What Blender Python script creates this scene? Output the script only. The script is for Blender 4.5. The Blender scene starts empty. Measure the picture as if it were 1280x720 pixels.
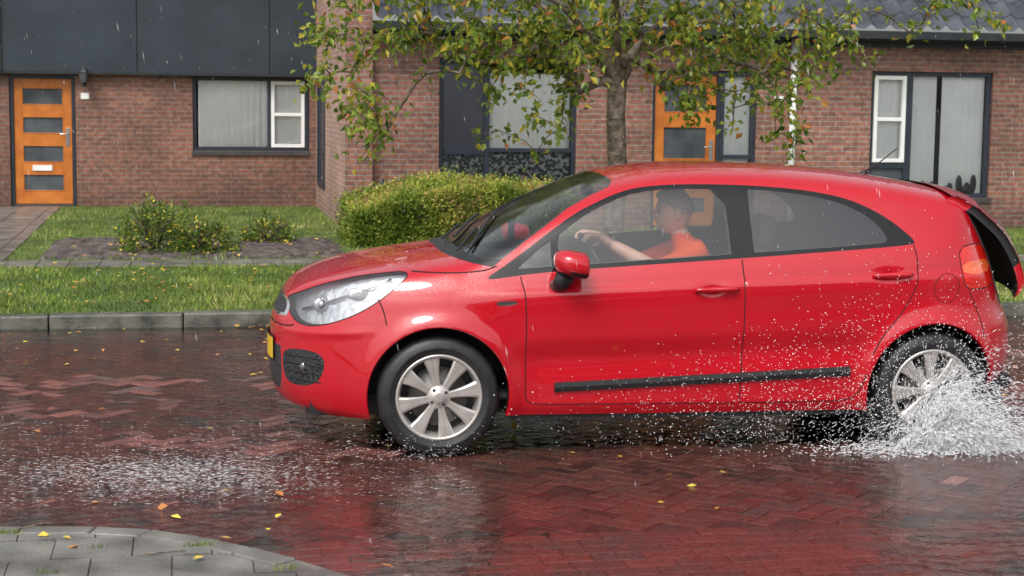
import bpy, math, random
import numpy as np
from mathutils import Vector, Matrix, geometry, noise
random.seed(7); rng=np.random.default_rng(7)
scene=bpy.context.scene
col=scene.collection
R=math.radians

# ------------------------------------------------------------------ helpers
def link(ob,parent=None,inv=None):
    col.objects.link(ob)
    if parent is not None:
        ob.parent=parent
        if inv is not None: ob.matrix_parent_inverse=inv
    return ob
def empty(name,loc=(0,0,0),parent=None):
    e=bpy.data.objects.new(name,None); e.empty_display_size=.3; e.location=loc
    link(e,parent); return e
def wparent(ob,p):   # child verts given in world coordinates, parent empty only translated
    ob.parent=p; ob.matrix_parent_inverse=Matrix.Translation(-Vector(p.location))
def mesh_obj(name,verts,faces,mats,midx=None,smooth=False,parent=None,world=False,sm=None):
    me=bpy.data.meshes.new(name)
    me.from_pydata([tuple(map(float,v)) for v in verts],[],[tuple(int(i) for i in f) for f in faces])
    for m in mats: me.materials.append(m)
    n=len(me.polygons)
    if midx is not None and n: me.polygons.foreach_set('material_index',np.array(midx,dtype=np.int32))
    if sm is not None and n: me.polygons.foreach_set('use_smooth',np.array(sm,dtype=bool))
    elif n: me.polygons.foreach_set('use_smooth',np.array([smooth]*n,dtype=bool))
    me.update()
    ob=bpy.data.objects.new(name,me); link(ob)
    if parent is not None:
        if world: wparent(ob,parent)
        else: ob.parent=parent
    return ob
def rect(x0,x1,y0,y1,z): return [(x0,y0,z),(x1,y0,z),(x1,y1,z),(x0,y1,z)]
class MB:
    def __init__(s): s.v=[];s.f=[];s.m=[];s.s=[]
    def add(s,verts,faces,m=0,sm=False):
        o=len(s.v); s.v+=[tuple(v) for v in verts]
        for f in faces: s.f.append(tuple(i+o for i in f)); s.m.append(m); s.s.append(sm)
    def box(s,x0,x1,y0,y1,z0,z1,m=0):
        s.add([(x0,y0,z0),(x1,y0,z0),(x1,y1,z0),(x0,y1,z0),(x0,y0,z1),(x1,y0,z1),(x1,y1,z1),(x0,y1,z1)],
              [(0,3,2,1),(4,5,6,7),(0,1,5,4),(1,2,6,5),(2,3,7,6),(3,0,4,7)],m)
    def quad(s,a,b,c,d,m=0): s.add([a,b,c,d],[(0,1,2,3)],m)
    def tube(s,pts,rad,n=8,m=0,sm=True,cap=True,ell=1.0):
        pts=[Vector(p) for p in pts]
        if not hasattr(rad,'__len__'): rad=[rad]*len(pts)
        up=Vector((0,0,1))
        V=[];F=[]
        for i,p in enumerate(pts):
            d=(pts[min(i+1,len(pts)-1)]-pts[max(i-1,0)]).normalized()
            a=d.cross(up)
            if a.length<.05: a=d.cross(Vector((0,1,0)))
            a.normalize(); b=d.cross(a).normalized()
            for k in range(n):
                t=2*math.pi*k/n
                V.append(p+a*(math.cos(t)*rad[i])+b*(math.sin(t)*rad[i]*ell))
        for i in range(len(pts)-1):
            for k in range(n):
                k2=(k+1)%n
                F.append((i*n+k,(i+1)*n+k,(i+1)*n+k2,i*n+k2))
        if cap:
            F.append(tuple(range(n))); F.append(tuple(range((len(pts)-1)*n+n-1,(len(pts)-1)*n-1,-1)))
        s.add(V,F,m,sm)
    def lathe_y(s,prof,c,n=48,m=0,sm=True):
        V=[];F=[]
        for (r,y) in prof:
            for k in range(n):
                t=2*math.pi*k/n
                V.append((c[0]+r*math.cos(t),c[1]+y,c[2]+r*math.sin(t)))
        for i in range(len(prof)-1):
            for k in range(n):
                k2=(k+1)%n
                F.append((i*n+k,i*n+k2,(i+1)*n+k2,(i+1)*n+k))
        s.add(V,F,m,sm)
    def ball(s,c,r,m=0,nu=16,nv=10,sc=(1,1,1)):
        V=[];F=[]
        for j in range(nv+1):
            ph=math.pi*j/nv
            for i in range(nu):
                t=2*math.pi*i/nu
                V.append((c[0]+r*sc[0]*math.sin(ph)*math.cos(t),c[1]+r*sc[1]*math.sin(ph)*math.sin(t),c[2]+r*sc[2]*math.cos(ph)))
        for j in range(nv):
            for i in range(nu):
                i2=(i+1)%nu
                F.append((j*nu+i,(j+1)*nu+i,(j+1)*nu+i2,j*nu+i2))
        s.add(V,F,m,True)
    def obj(s,name,mats,parent=None,world=False,bevel=0,seg=2,subs=0):
        ob=mesh_obj(name,s.v,s.f,mats,s.m,parent=parent,world=world,sm=s.s)
        if bevel:
            b=ob.modifiers.new('b','BEVEL'); b.width=bevel; b.segments=seg; b.limit_method='ANGLE'; b.angle_limit=R(35)
        return ob

# ------------------------------------------------------------------ materials
def nt_new(name):
    m=bpy.data.materials.new(name); m.use_nodes=True
    nt=m.node_tree; nt.nodes.clear(); return m,nt
def N(nt,t,**kw):
    n=nt.nodes.new(t)
    for k,v in kw.items():
        if k in n.inputs: n.inputs[k].default_value=v
        else: setattr(n,k,v)
    return n
def c4(c): return (c[0],c[1],c[2],1)
def mat(name,c1,c2=None,scale=4,rough=.5,rough2=None,metal=0,bump=0,bscale=60,coat=0,spec=.5,detail=2,contrast=(.35,.65),bdist=.01):
    m,nt=nt_new(name)
    out=N(nt,'ShaderNodeOutputMaterial'); p=N(nt,'ShaderNodeBsdfPrincipled')
    nt.links.new(p.outputs[0],out.inputs[0])
    p.inputs['Roughness'].default_value=rough; p.inputs['Metallic'].default_value=metal
    p.inputs['Coat Weight'].default_value=coat; p.inputs['Coat Roughness'].default_value=.02
    p.inputs['Specular IOR Level'].default_value=spec
    tc=N(nt,'ShaderNodeTexCoord')
    if c2 is None: c2=tuple(min(1,x*1.12) for x in c1)
    no=N(nt,'ShaderNodeTexNoise',Scale=scale,Detail=detail)
    nt.links.new(tc.outputs['Object'],no.inputs['Vector'])
    cr=N(nt,'ShaderNodeValToRGB'); e=cr.color_ramp.elements
    e[0].position=contrast[0]; e[1].position=contrast[1]; e[0].color=c4(c1); e[1].color=c4(c2)
    nt.links.new(no.outputs['Fac'],cr.inputs[0]); nt.links.new(cr.outputs[0],p.inputs['Base Color'])
    if rough2 is not None:
        mr=N(nt,'ShaderNodeMapRange'); mr.inputs['From Min'].default_value=.35; mr.inputs['From Max'].default_value=.65
        mr.inputs['To Min'].default_value=rough; mr.inputs['To Max'].default_value=rough2
        nt.links.new(no.outputs['Fac'],mr.inputs['Value']); nt.links.new(mr.outputs[0],p.inputs['Roughness'])
    if bump:
        n2=N(nt,'ShaderNodeTexNoise',Scale=bscale,Detail=2)
        nt.links.new(tc.outputs['Object'],n2.inputs['Vector'])
        b=N(nt,'ShaderNodeBump',Strength=bump,Distance=bdist)
        nt.links.new(n2.outputs['Fac'],b.inputs['Height']); nt.links.new(b.outputs[0],p.inputs['Normal'])
    return m
def glass_mat(name,tint,rough=.02,base=.03,ior=1.5,bump=0,bscale=10,bdist=.01):
    m,nt=nt_new(name)
    out=N(nt,'ShaderNodeOutputMaterial'); mx=N(nt,'ShaderNodeMixShader'); tr=N(nt,'ShaderNodeBsdfTransparent',Color=c4(tint))
    gl=N(nt,'ShaderNodeBsdfGlossy',Roughness=rough); fr=N(nt,'ShaderNodeFresnel',IOR=ior)
    ad=N(nt,'ShaderNodeMath',operation='ADD',use_clamp=True); ad.inputs[1].default_value=base
    nt.links.new(fr.outputs[0],ad.inputs[0]); nt.links.new(ad.outputs[0],mx.inputs[0])
    nt.links.new(tr.outputs[0],mx.inputs[1]); nt.links.new(gl.outputs[0],mx.inputs[2]); nt.links.new(mx.outputs[0],out.inputs[0])
    if bump:
        tc=N(nt,'ShaderNodeTexCoord'); no=N(nt,'ShaderNodeTexNoise',Scale=bscale,Detail=2)
        nt.links.new(tc.outputs['Object'],no.inputs['Vector'])
        b=N(nt,'ShaderNodeBump',Strength=bump,Distance=bdist); nt.links.new(no.outputs['Fac'],b.inputs['Height'])
        nt.links.new(b.outputs[0],gl.inputs['Normal'])
    return m
def brick_mat(name,ca,cb,mortar,dark=.5,wet=.55):
    m,nt=nt_new(name)
    out=N(nt,'ShaderNodeOutputMaterial'); p=N(nt,'ShaderNodeBsdfPrincipled',Roughness=wet); nt.links.new(p.outputs[0],out.inputs[0])
    tc=N(nt,'ShaderNodeTexCoord'); sx=N(nt,'ShaderNodeSeparateXYZ'); nt.links.new(tc.outputs['Object'],sx.inputs[0])
    ad=N(nt,'ShaderNodeMath',operation='ADD'); nt.links.new(sx.outputs[0],ad.inputs[0]); nt.links.new(sx.outputs[1],ad.inputs[1])
    cx=N(nt,'ShaderNodeCombineXYZ'); nt.links.new(ad.outputs[0],cx.inputs[0]); nt.links.new(sx.outputs[2],cx.inputs[1])
    br=N(nt,'ShaderNodeTexBrick'); br.inputs['Scale'].default_value=1
    br.inputs['Brick Width'].default_value=.22; br.inputs['Row Height'].default_value=.066
    br.inputs['Mortar Size'].default_value=.008; br.inputs['Mortar Smooth'].default_value=.2; br.inputs['Bias'].default_value=-.1
    br.inputs['Color1'].default_value=c4(ca); br.inputs['Color2'].default_value=c4(cb); br.inputs['Mortar'].default_value=c4(mortar)
    nt.links.new(cx.outputs[0],br.inputs['Vector'])
    no=N(nt,'ShaderNodeTexNoise',Scale=1.1,Detail=5); nt.links.new(tc.outputs['Object'],no.inputs['Vector'])
    mr=N(nt,'ShaderNodeMapRange'); mr.inputs['From Min'].default_value=.3; mr.inputs['From Max'].default_value=.7
    mr.inputs['To Min'].default_value=dark; mr.inputs['To Max'].default_value=1.15; nt.links.new(no.outputs['Fac'],mr.inputs['Value'])
    n3=N(nt,'ShaderNodeTexNoise',Scale=14,Detail=1); nt.links.new(cx.outputs[0],n3.inputs['Vector'])
    m3=N(nt,'ShaderNodeMapRange'); m3.inputs['From Min'].default_value=.3; m3.inputs['From Max'].default_value=.7
    m3.inputs['To Min'].default_value=.68; m3.inputs['To Max'].default_value=1.22; nt.links.new(n3.outputs['Fac'],m3.inputs['Value'])
    mu=N(nt,'ShaderNodeMath',operation='MULTIPLY'); nt.links.new(mr.outputs[0],mu.inputs[0]); nt.links.new(m3.outputs[0],mu.inputs[1])
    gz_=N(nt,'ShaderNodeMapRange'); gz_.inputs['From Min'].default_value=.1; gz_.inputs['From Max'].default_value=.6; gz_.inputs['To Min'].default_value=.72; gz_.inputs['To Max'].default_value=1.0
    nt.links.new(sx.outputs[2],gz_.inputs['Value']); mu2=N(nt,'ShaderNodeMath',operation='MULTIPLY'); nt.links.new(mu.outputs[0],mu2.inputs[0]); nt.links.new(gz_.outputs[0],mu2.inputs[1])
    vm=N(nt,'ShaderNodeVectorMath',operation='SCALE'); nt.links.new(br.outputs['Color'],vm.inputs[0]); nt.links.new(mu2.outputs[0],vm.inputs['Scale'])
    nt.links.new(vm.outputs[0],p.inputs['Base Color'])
    b=N(nt,'ShaderNodeBump',Strength=.6,Distance=.006,invert=True); nt.links.new(br.outputs['Fac'],b.inputs['Height']); nt.links.new(b.outputs[0],p.inputs['Normal'])
    return m
def attr_mat(name,stops,rough=.4,transl=.25,spec=.5,bump=0,bscale=80,vary=(.6,1.4)):
    m,nt=nt_new(name)
    out=N(nt,'ShaderNodeOutputMaterial'); p=N(nt,'ShaderNodeBsdfPrincipled',Roughness=rough)
    p.inputs['Specular IOR Level'].default_value=spec
    at=N(nt,'ShaderNodeAttribute',attribute_name='rnd')
    cr=N(nt,'ShaderNodeValToRGB'); el=cr.color_ramp.elements
    while len(el)<len(stops): el.new(.5)
    for e,(pos,c) in zip(el,stops): e.position=pos; e.color=c4(c)
    nt.links.new(at.outputs['Fac'],cr.inputs[0])
    tc=N(nt,'ShaderNodeTexCoord'); no=N(nt,'ShaderNodeTexNoise',Scale=bscale,Detail=1); nt.links.new(tc.outputs['Object'],no.inputs['Vector'])
    mr=N(nt,'ShaderNodeMapRange'); mr.inputs['From Min'].default_value=.2; mr.inputs['From Max'].default_value=.8; mr.inputs['To Min'].default_value=vary[0]; mr.inputs['To Max'].default_value=vary[1]
    nt.links.new(no.outputs['Fac'],mr.inputs['Value'])
    vm=N(nt,'ShaderNodeVectorMath',operation='SCALE'); nt.links.new(cr.outputs[0],vm.inputs[0]); nt.links.new(mr.outputs[0],vm.inputs['Scale'])
    nt.links.new(vm.outputs[0],p.inputs['Base Color'])
    if transl>0:
        t=N(nt,'ShaderNodeBsdfTranslucent'); mx=N(nt,'ShaderNodeMixShader'); mx.inputs[0].default_value=transl
        nt.links.new(vm.outputs[0],t.inputs[0]); nt.links.new(p.outputs[0],mx.inputs[1]); nt.links.new(t.outputs[0],mx.inputs[2]); nt.links.new(mx.outputs[0],out.inputs[0])
    else: nt.links.new(p.outputs[0],out.inputs[0])
    if bump:
        b=N(nt,'ShaderNodeBump',Strength=bump,Distance=.004); nt.links.new(no.outputs['Fac'],b.inputs['Height']); nt.links.new(b.outputs[0],p.inputs['Normal'])
    return m
def set_rnd(ob,vals):
    a=ob.data.attributes.new('rnd','FLOAT','POINT'); a.data.foreach_set('value',np.asarray(vals,dtype=np.float32))

M={}
def paint_mat():
    m,nt=nt_new('red_car_paint')
    out=N(nt,'ShaderNodeOutputMaterial'); p=N(nt,'ShaderNodeBsdfPrincipled',Roughness=.5); nt.links.new(p.outputs[0],out.inputs[0])
    p.inputs['Specular IOR Level'].default_value=.12; p.inputs['Coat Weight'].default_value=1; p.inputs['Coat Roughness'].default_value=.012; p.inputs['Coat IOR'].default_value=1.7
    tc=N(nt,'ShaderNodeTexCoord'); no=N(nt,'ShaderNodeTexNoise',Scale=2,Detail=2); nt.links.new(tc.outputs['Object'],no.inputs['Vector'])
    cr=N(nt,'ShaderNodeValToRGB'); e=cr.color_ramp.elements; e[0].color=(.44,.001,.009,1); e[1].color=(.52,.002,.013,1); nt.links.new(no.outputs['Fac'],cr.inputs[0]); nt.links.new(cr.outputs[0],p.inputs['Base Color'])
    v=N(nt,'ShaderNodeTexVoronoi',Scale=95); v.inputs['Randomness'].default_value=1; nt.links.new(tc.outputs['Object'],v.inputs['Vector'])
    mr=N(nt,'ShaderNodeMapRange',interpolation_type='SMOOTHSTEP'); mr.inputs['From Min'].default_value=.12; mr.inputs['From Max'].default_value=.34; mr.inputs['To Min'].default_value=1; mr.inputs['To Max'].default_value=0
    nt.links.new(v.outputs['Distance'],mr.inputs['Value'])
    b=N(nt,'ShaderNodeBump',Strength=.25,Distance=.0013); nt.links.new(mr.outputs[0],b.inputs['Height'])
    nt.links.new(b.outputs[0],p.inputs['Coat Normal'])
    return m
M['paint']=paint_mat()
M['black']=mat('black_plastic',(.012,.012,.013),(.02,.02,.022),scale=30,rough=.45,bump=.1,bscale=300)
M['gloss']=mat('black_gloss',(.008,.008,.009),(.012,.012,.013),rough=.12)
M['gap']=mat('panel_gap',(.03,.001,.002),(.04,.002,.003),rough=.8)
M['dark']=mat('dark_interior',(.045,.045,.048),(.07,.07,.075),scale=12,rough=.8)
M['seat']=mat('seat_fabric',(.05,.05,.055),(.08,.08,.085),scale=80,rough=.9)
M['tyre']=mat('tyre_rubber',(.012,.012,.013),(.022,.022,.023),scale=20,rough=.42,bump=.2,bscale=120)
M['alloy']=mat('alloy_wheel',(.50,.47,.44),(.60,.57,.54),scale=8,rough=.34,metal=.6)
M['chrome']=mat('chrome',(.75,.75,.76),(.85,.85,.86),rough=.12,metal=1)
M['lamp_in']=mat('lamp_reflector',(.80,.82,.85),(.98,.98,1.0),scale=10,rough=.16,metal=.55,bump=.5,bscale=12,bdist=.03)
M['lens']=glass_mat('clear_lens',(.96,.97,.98),base=.12)
M['cglass']=glass_mat('car_glass',(.80,.84,.83),base=.08,bump=.10,bscale=160,bdist=.002)
M['rglass']=glass_mat('rear_car_glass',(.52,.58,.57),base=.12,bump=.10,bscale=160,bdist=.002)
M['tail_red']=mat('tail_light_red',(.62,.01,.008),(.8,.02,.01),scale=60,rough=.15,coat=1)
M['tail_or']=mat('tail_light_orange',(.85,.10,.03),(.9,.18,.05),scale=60,rough=.15,coat=1)
M['plate']=mat('yellow_number_plate',(.75,.45,.02),(.8,.5,.03),rough=.4)
M['mesh']=mat('grille_mesh',(.006,.006,.007),(.05,.05,.055),scale=90,rough=.5,detail=0)
M['steel']=mat('brake_steel',(.12,.115,.11),(.2,.19,.18),scale=20,rough=.5,metal=.8)

# ------------------------------------------------------------------ CAR
CARLOC=(.452,9.129,0); CARROT=R(-2.5)
car=empty('red_hatchback_car',CARLOC); car.rotation_euler=(0,0,CARROT)
def c2w(x,y,z=0):
    c,s=math.cos(CARROT),math.sin(CARROT); return (CARLOC[0]+x*c-y*s,CARLOC[1]+x*s+y*c,z)
def catmull(P,step=.012,closed=False):
    P=[np.array(p,float) for p in P]; n=len(P); out=[]
    for i in range(n if closed else n-1):
        if closed: a,b,c,d=P[(i-1)%n],P[i],P[(i+1)%n],P[(i+2)%n]
        else: a,b,c,d=P[max(i-1,0)],P[i],P[i+1],P[min(i+2,n-1)]
        L=np.linalg.norm(c-b); k=max(1,int(round(L/step)))
        for j in range(k):
            t=j/k
            out.append(.5*((2*b)+(-a+c)*t+(2*a-5*b+4*c-d)*t*t+(-a+3*b-3*c+d)*t**3))
    if not closed: out.append(P[-1])
    return np.array(out)
def chaikin(P,it=2):
    P=np.array(P,float)
    for _ in range(it):
        Q=[]
        n=len(P)
        for i in range(n):
            a=P[i];b=P[(i+1)%n]
            Q.append(.75*a+.25*b);Q.append(.25*a+.75*b)
        P=np.array(Q)
    return P
def densify(P,step=.015,closed=True):
    out=[];n=len(P)
    for i in range(n if closed else n-1):
        a=np.array(P[i],float);b=np.array(P[(i+1)%n],float)
        k=max(1,int(np.linalg.norm(b-a)/step))
        for j in range(k): out.append(a+(b-a)*j/k)
    if not closed: out.append(np.array(P[-1],float))
    return np.array(out)
SIL=[(.13,.165),(.05,.205),(.012,.29),(0,.40),(0,.52),(.013,.62),(.048,.71),(.09,.77),(.15,.82),(.25,.868),(.4,.913),(.6,.952),(.8,.982),(.92,1.0),
 (1.0,1.028),(1.2,1.142),(1.4,1.248),(1.6,1.336),(1.72,1.378),(1.85,1.409),(2.0,1.432),(2.2,1.447),(2.5,1.449),(2.8,1.438),(3.1,1.412),(3.4,1.37),(3.6,1.332),(3.73,1.298),
 (3.765,1.265),(3.79,1.2),(3.835,1.1),(3.88,1.0),(3.92,.9),(3.95,.8),(3.98,.71),(4.02,.62),(4.035,.52),(4.03,.42),(3.985,.32),(3.93,.29)]
P=catmull(SIL,.012)
iF=int(np.argmin(np.hypot(P[:,0]-.048,P[:,1]-.71))); iT=int(np.argmin(np.hypot(P[:,0]-3.73,P[:,1]-1.298))); iR=int(np.argmin(np.hypot(P[:,0]-3.765,P[:,1]-1.265)))
fz=np.append(P[:iF+1,1],1.4); fx=np.append(P[:iF+1,0],.25)
o=np.argsort(fz); fz=fz[o];fx=fx[o]
tx=np.concatenate([[-.1],P[iF:iT+1,0],[4.1]]); tz=np.concatenate([[.55],P[iF:iT+1,1],[1.22]])
rz=np.append(P[iR:,1],1.5); rx=np.append(P[iR:,0],3.74); o=np.argsort(rz); rz=rz[o];rx=rx[o]
SZ0=np.array([.0,.1,.2,.3,.45,.6,.75,.86,.93,.97,1.05,1.2,1.35,1.5]); SW0=np.array([.70,.74,.79,.82,.845,.86,.862,.85,.825,.80,.765,.70,.625,.54])
gz=np.linspace(0,1.5,601); gw=np.interp(gz,SZ0,SW0)
ker=np.exp(-.5*(np.arange(-30,31)/7.)**2); ker/=ker.sum(); gws=np.convolve(np.pad(gw,30,mode='edge'),ker,'valid')
def ztf(x): return np.interp(x,tx,tz)
WC=[(.83,.30),(3.40,.30)]; WR=.358
def wfun(x,z):
    x=np.asarray(x,float);z=np.asarray(z,float)
    zb=.88+(x-1.06)*.078
    zz=z-(zb-.95)*np.clip((z-.5)/.3,0,1)
    w1=np.interp(zz,gz,gws)*(1-.03*((x-2)/2)**2)
    w1=w1-.05*np.clip((x-2.7)/1.0,0,1)**2*np.clip((zz-.93)/.2,0,1)
    a=np.maximum(x-np.interp(z,fz,fx),1e-6); w2=.88*(a/.56)**(1/2.5)
    b=np.maximum(np.interp(z,rz,rx)-x,1e-6); w4=.88*(b/.40)**(1/3.)
    c=np.maximum(ztf(x)-z,1e-6)
    Wt=np.interp(x,[0,.9,1.25,1.7,2.0,4],[.80,.80,.74,.68,.64,.62])
    C=np.interp(x,[0,.9,1.25,1.7,2.0,4],[.055,.055,.085,.08,.065,.065])
    mm=np.interp(x,[0,.9,1.25,1.7,2.0,4],[2.4,2.4,2.4,2.5,2.6,2.6])
    w3=Wt*(c/C)**(1/mm)
    p=9.
    w=(w1**-p+w2**-p+w3**-p+w4**-p)**(-1/p)
    fade=np.clip((w-.5)/.25,0,1)
    zl=.775+.035*x
    dz=z-zl
    side=np.clip((x-.9)/.3,0,1)*np.clip((3.9-x)/.3,0,1)
    w=w+fade*side*.014*np.where(dz>0,np.exp(-(dz/.020)**2),np.exp(-(dz/.09)**2))
    dr=np.clip((x-1.1)/.25,0,1)*np.clip((3.15-x)/.25,0,1)
    w=w-dr*.024*np.exp(-((z-(.47+.03*(x-1.2)))/.085)**2)+dr*.010*np.exp(-((z-.25)/.04)**2)
    for (cx,cz) in WC:
        d=np.maximum(np.hypot(x-cx,z-cz)-WR,0)
        w=w+.028*np.exp(-(d/.055)**2)*np.clip((w-.4)/.3,0,1)
    w=w+.012*np.exp(-((z-(.575+.10*np.clip(x,0,.6)))/.02)**2)*np.clip((.55-x)/.2,0,1)*np.clip((w-.2)/.3,0,1)
    for (hx,hz) in [(2.225,.838),(3.155,.905)]:
        w=w-.015*np.exp(-((x-hx+.02)/.06)**2-((z-hz)/.025)**2)
    return w
def pip(pts,poly):
    x=pts[:,0];y=pts[:,1];ins=np.zeros(len(pts),bool);n=len(poly);j=n-1
    for i in range(n):
        xi,yi=poly[i];xj,yj=poly[j]
        if yi!=yj:
            ins^=((yi>y)!=(yj>y))&(x<(xj-xi)*(y-yi)/(yj-yi)+xi)
        j=i
    return ins
def strip(path,w=.0065):
    path=catmull(path,.02); T=np.gradient(path,axis=0); T/=np.linalg.norm(T,axis=1)[:,None]+1e-9
    Nn=np.stack([-T[:,1],T[:,0]],1)*w/2
    return np.concatenate([path+Nn,(path-Nn)[::-1]])
def grow(poly,d):
    poly=np.array(poly); T=np.roll(poly,-1,0)-np.roll(poly,1,0); T/=np.linalg.norm(T,axis=1)[:,None]+1e-9
    Nn=np.stack([T[:,1],-T[:,0]],1); ar=np.sum(poly[:,0]*np.roll(poly[:,1],-1)-np.roll(poly[:,0],-1)*poly[:,1])
    return poly+Nn*d*(1 if ar>0 else -1)
bottom=densify([(3.93,.29),(3.7,.25),(3.1,.20),(1.2,.20),(.5,.18),(.13,.165)],.02,closed=False)[1:-1]
outline=np.concatenate([P,bottom])
circ=[np.array([(cx+WR*math.cos(t),cz+WR*math.sin(t)) for t in np.linspace(0,2*math.pi,97)[:-1]]) for cx,cz in WC]
DLO=densify(chaikin([(1.04,.878),(1.24,.908),(1.431,.928),(1.9,.960),(2.36,.99),(2.9,1.028),(3.28,1.056),(3.30,1.075),(3.23,1.14),(3.14,1.205),(3.02,1.265),(2.9,1.303),(2.7,1.335),(2.45,1.352),(2.2,1.357),(2.0,1.352),(1.85,1.335),(1.74,1.303),(1.6,1.242),(1.51,1.194),(1.39,1.113),(1.267,1.025),(1.15,.945)],2))
G1=densify(chaikin([(1.44,.952),(2.315,1.008),(2.318,1.02),(2.305,1.33),(2.05,1.333),(1.86,1.315),(1.75,1.28),(1.6,1.212),(1.47,1.125),(1.432,1.09),(1.43,.955)],1))
G0=densify([(1.22,.935),(1.395,.95),(1.395,1.07),(1.34,1.035)])
G2=densify(chaikin([(2.435,1.02),(2.44,1.018),(3.10,1.062),(3.15,1.075),(3.13,1.13),(3.05,1.205),(2.95,1.252),(2.85,1.285),(2.65,1.318),(2.45,1.332),(2.43,1.33)],1))
WS=densify([(.90,1.08),(.975,1.005),(1.05,.985),(1.15,.983),(1.30,1.09),(1.5,1.228),(1.62,1.290),(1.73,1.337),(1.765,1.365),(1.75,1.47),(1.3,1.40)])
COWL=densify([(.84,1.06),(.885,.985),(1.00,.962),(1.10,.945),(1.15,.983),(1.05,.985),(.975,1.005),(.90,1.08)])
HL=densify(chaikin([(.095,.745),(.12,.765),(.24,.830),(.39,.876),(.54,.902),(.70,.920),(.63,.86),(.55,.79),(.43,.71),(.30,.655),(.20,.628),(.13,.64),(.10,.69)],2))
HLo=grow(HL,.005)
GR=densify(chaikin([(-.1,.645),(.08,.645),(.105,.70),(.098,.742),(.03,.775),(-.1,.79)],1))
GRin=densify(chaikin([(-.1,.66),(.068,.658),(.091,.70),(.085,.735),(.02,.76),(-.1,.775)],1))
LG=densify([(-.1,.255),(.055,.27),(.062,.36),(.055,.50),(-.1,.52)])
FOG=densify(chaikin([(.062,.45),(.085,.495),(.16,.51),(.24,.50),(.275,.46),(.255,.37),(.20,.325),(.12,.312),(.075,.34)],2))
TL=densify(chaikin([(3.545,1.035),(3.66,1.055),(3.77,1.03),(3.80,.93),(3.815,.84),(3.68,.825),(3.575,.83),(3.555,.93)],1))
TLg=grow(TL,.006)
TLo=densify(chaikin([(3.56,.965),(3.78,.975),(3.79,.91),(3.565,.90)],1))
TG=densify([(3.58,1.27),(3.66,1.2),(3.715,1.1),(3.77,1.0),(3.80,.9),(3.83,.8),(3.86,.72),(4.2,.72),(4.2,1.4),(3.76,1.275)])
REP=densify(chaikin([(1.11,.758),(1.21,.764),(1.215,.786),(1.11,.782)],1),.01)
seams=[strip([(1.265,.30),(1.262,.5),(1.258,.75),(1.245,.86),(1.235,.90)]),
 strip([(1.265,.30),(1.30,.262),(1.5,.255),(2.0,.252),(2.35,.25)]),
 strip([(2.372,.255),(2.376,.5),(2.374,.8),(2.368,.985)]),
 strip([(2.372,.25),(2.7,.25),(2.93,.258),(3.0,.30),(3.035,.40)]),
 strip([(3.065,.50),(3.12,.60),(3.22,.72),(3.285,.85),(3.297,.98),(3.285,1.06)]),
 strip([(.70,.920),(.8,.917),(.95,.918),(1.06,.93),(1.12,.95)]),
 strip([(.53,.785),(.555,.73),(.57,.66)]),
 strip([(3.60,.815),(3.64,.74),(3.68,.64),(3.69,.57)]),
 strip([(3.82,.81),(3.9,.76),(4.1,.755)]),
 strip([(.12,.625),(.085,.61),(-.1,.605)],.008)]
tt=np.linspace(0,2*math.pi,41)[:-1]
fu_o=np.stack([3.460+.075*np.cos(tt),.835+.078*np.sin(tt)],1); fu_i=np.stack([3.460+.071*np.cos(tt),.835+.074*np.sin(tt)],1)
feats=[ (DLO,'black2'),(G1,'glass'),(G0,'glass'),(G2,'rglass'),(COWL,'black'),(WS,'glass'),(TG,'dark'),(HLo,'gap'),(HL,'lens'),(GR,'chrome'),(GRin,'mesh'),(LG,'mesh'),(FOG,'mesh'),(TLg,'gap'),(TL,'tail'),(TLo,'tailo'),(REP,'chrome'),(fu_o,'gap'),(fu_i,'paint')]+[(s,'gap') for s in seams]
order=['paint','black2','glass','black','dark','lens','chrome','mesh','tail','tailo','gap','rglass']
cmats=[M['paint'],M['gloss'],M['cglass'],M['black'],M['dark'],M['lens'],M['chrome'],M['mesh'],M['tail_red'],M['tail_or'],M['gap'],M['rglass']]
V2=[];E2=[]
def addloop(L,closed=True):
    o=len(V2); V2.extend([tuple(q) for q in L]); n=len(L)
    for i in range(n if closed else n-1): E2.append((o+i,o+(i+1)%n))
addloop(outline)
for c in circ: addloop(c)
for f,_ in feats: addloop(f)
T=np.gradient(P,axis=0);T/=np.linalg.norm(T,axis=1)[:,None]; Nn=np.stack([T[:,1],-T[:,0]],1)
pts=[]
for d in (.0005,.0018,.0045,.009,.016,.026):
    Q=P[2:-2]+Nn[2:-2]*d; pts.append(Q)
def sdist(Q,L):
    A=L[:-1];B=L[1:]; out=np.full(len(Q),9.)
    for i in range(0,len(Q),2000):
        q=Q[i:i+2000,None,:]; ab=(B-A)[None]; t=np.clip(((q-A[None])*ab).sum(2)/((ab**2).sum(2)+1e-12),0,1)
        out[i:i+2000]=np.linalg.norm(q-(A[None]+t[...,None]*ab),axis=2).min(1)
    return out
st=.016; gx=np.arange(0,4.06,st); gzv=np.arange(.17,1.46,st*.85)
Gd=np.array([(x+(st/2 if j%2 else 0),z) for j,z in enumerate(gzv) for x in gx])
Gd=Gd[pip(Gd,outline)]; Gd=Gd[sdist(Gd,P)>.036]
allp=np.concatenate(pts+[Gd]); allp=allp[pip(allp,outline)]
for cx,cz in WC: allp=allp[np.hypot(allp[:,0]-cx,allp[:,1]-cz)>WR+.006]
V2.extend([tuple(q) for q in allp])
rv,re,rf,_,_,_=geometry.delaunay_2d_cdt([Vector(v) for v in V2],E2,[],0,1e-6)
rv=np.array([tuple(v) for v in rv]); rf=[f for f in rf if len(f)==3]; rf=np.array([tuple(f) for f in rf])
cen=rv[rf].mean(1); keep=pip(cen,outline)
for cx,cz in WC: keep&=np.hypot(cen[:,0]-cx,cen[:,1]-cz)>WR*.999
rf=rf[keep]; cen=cen[keep]
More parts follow.
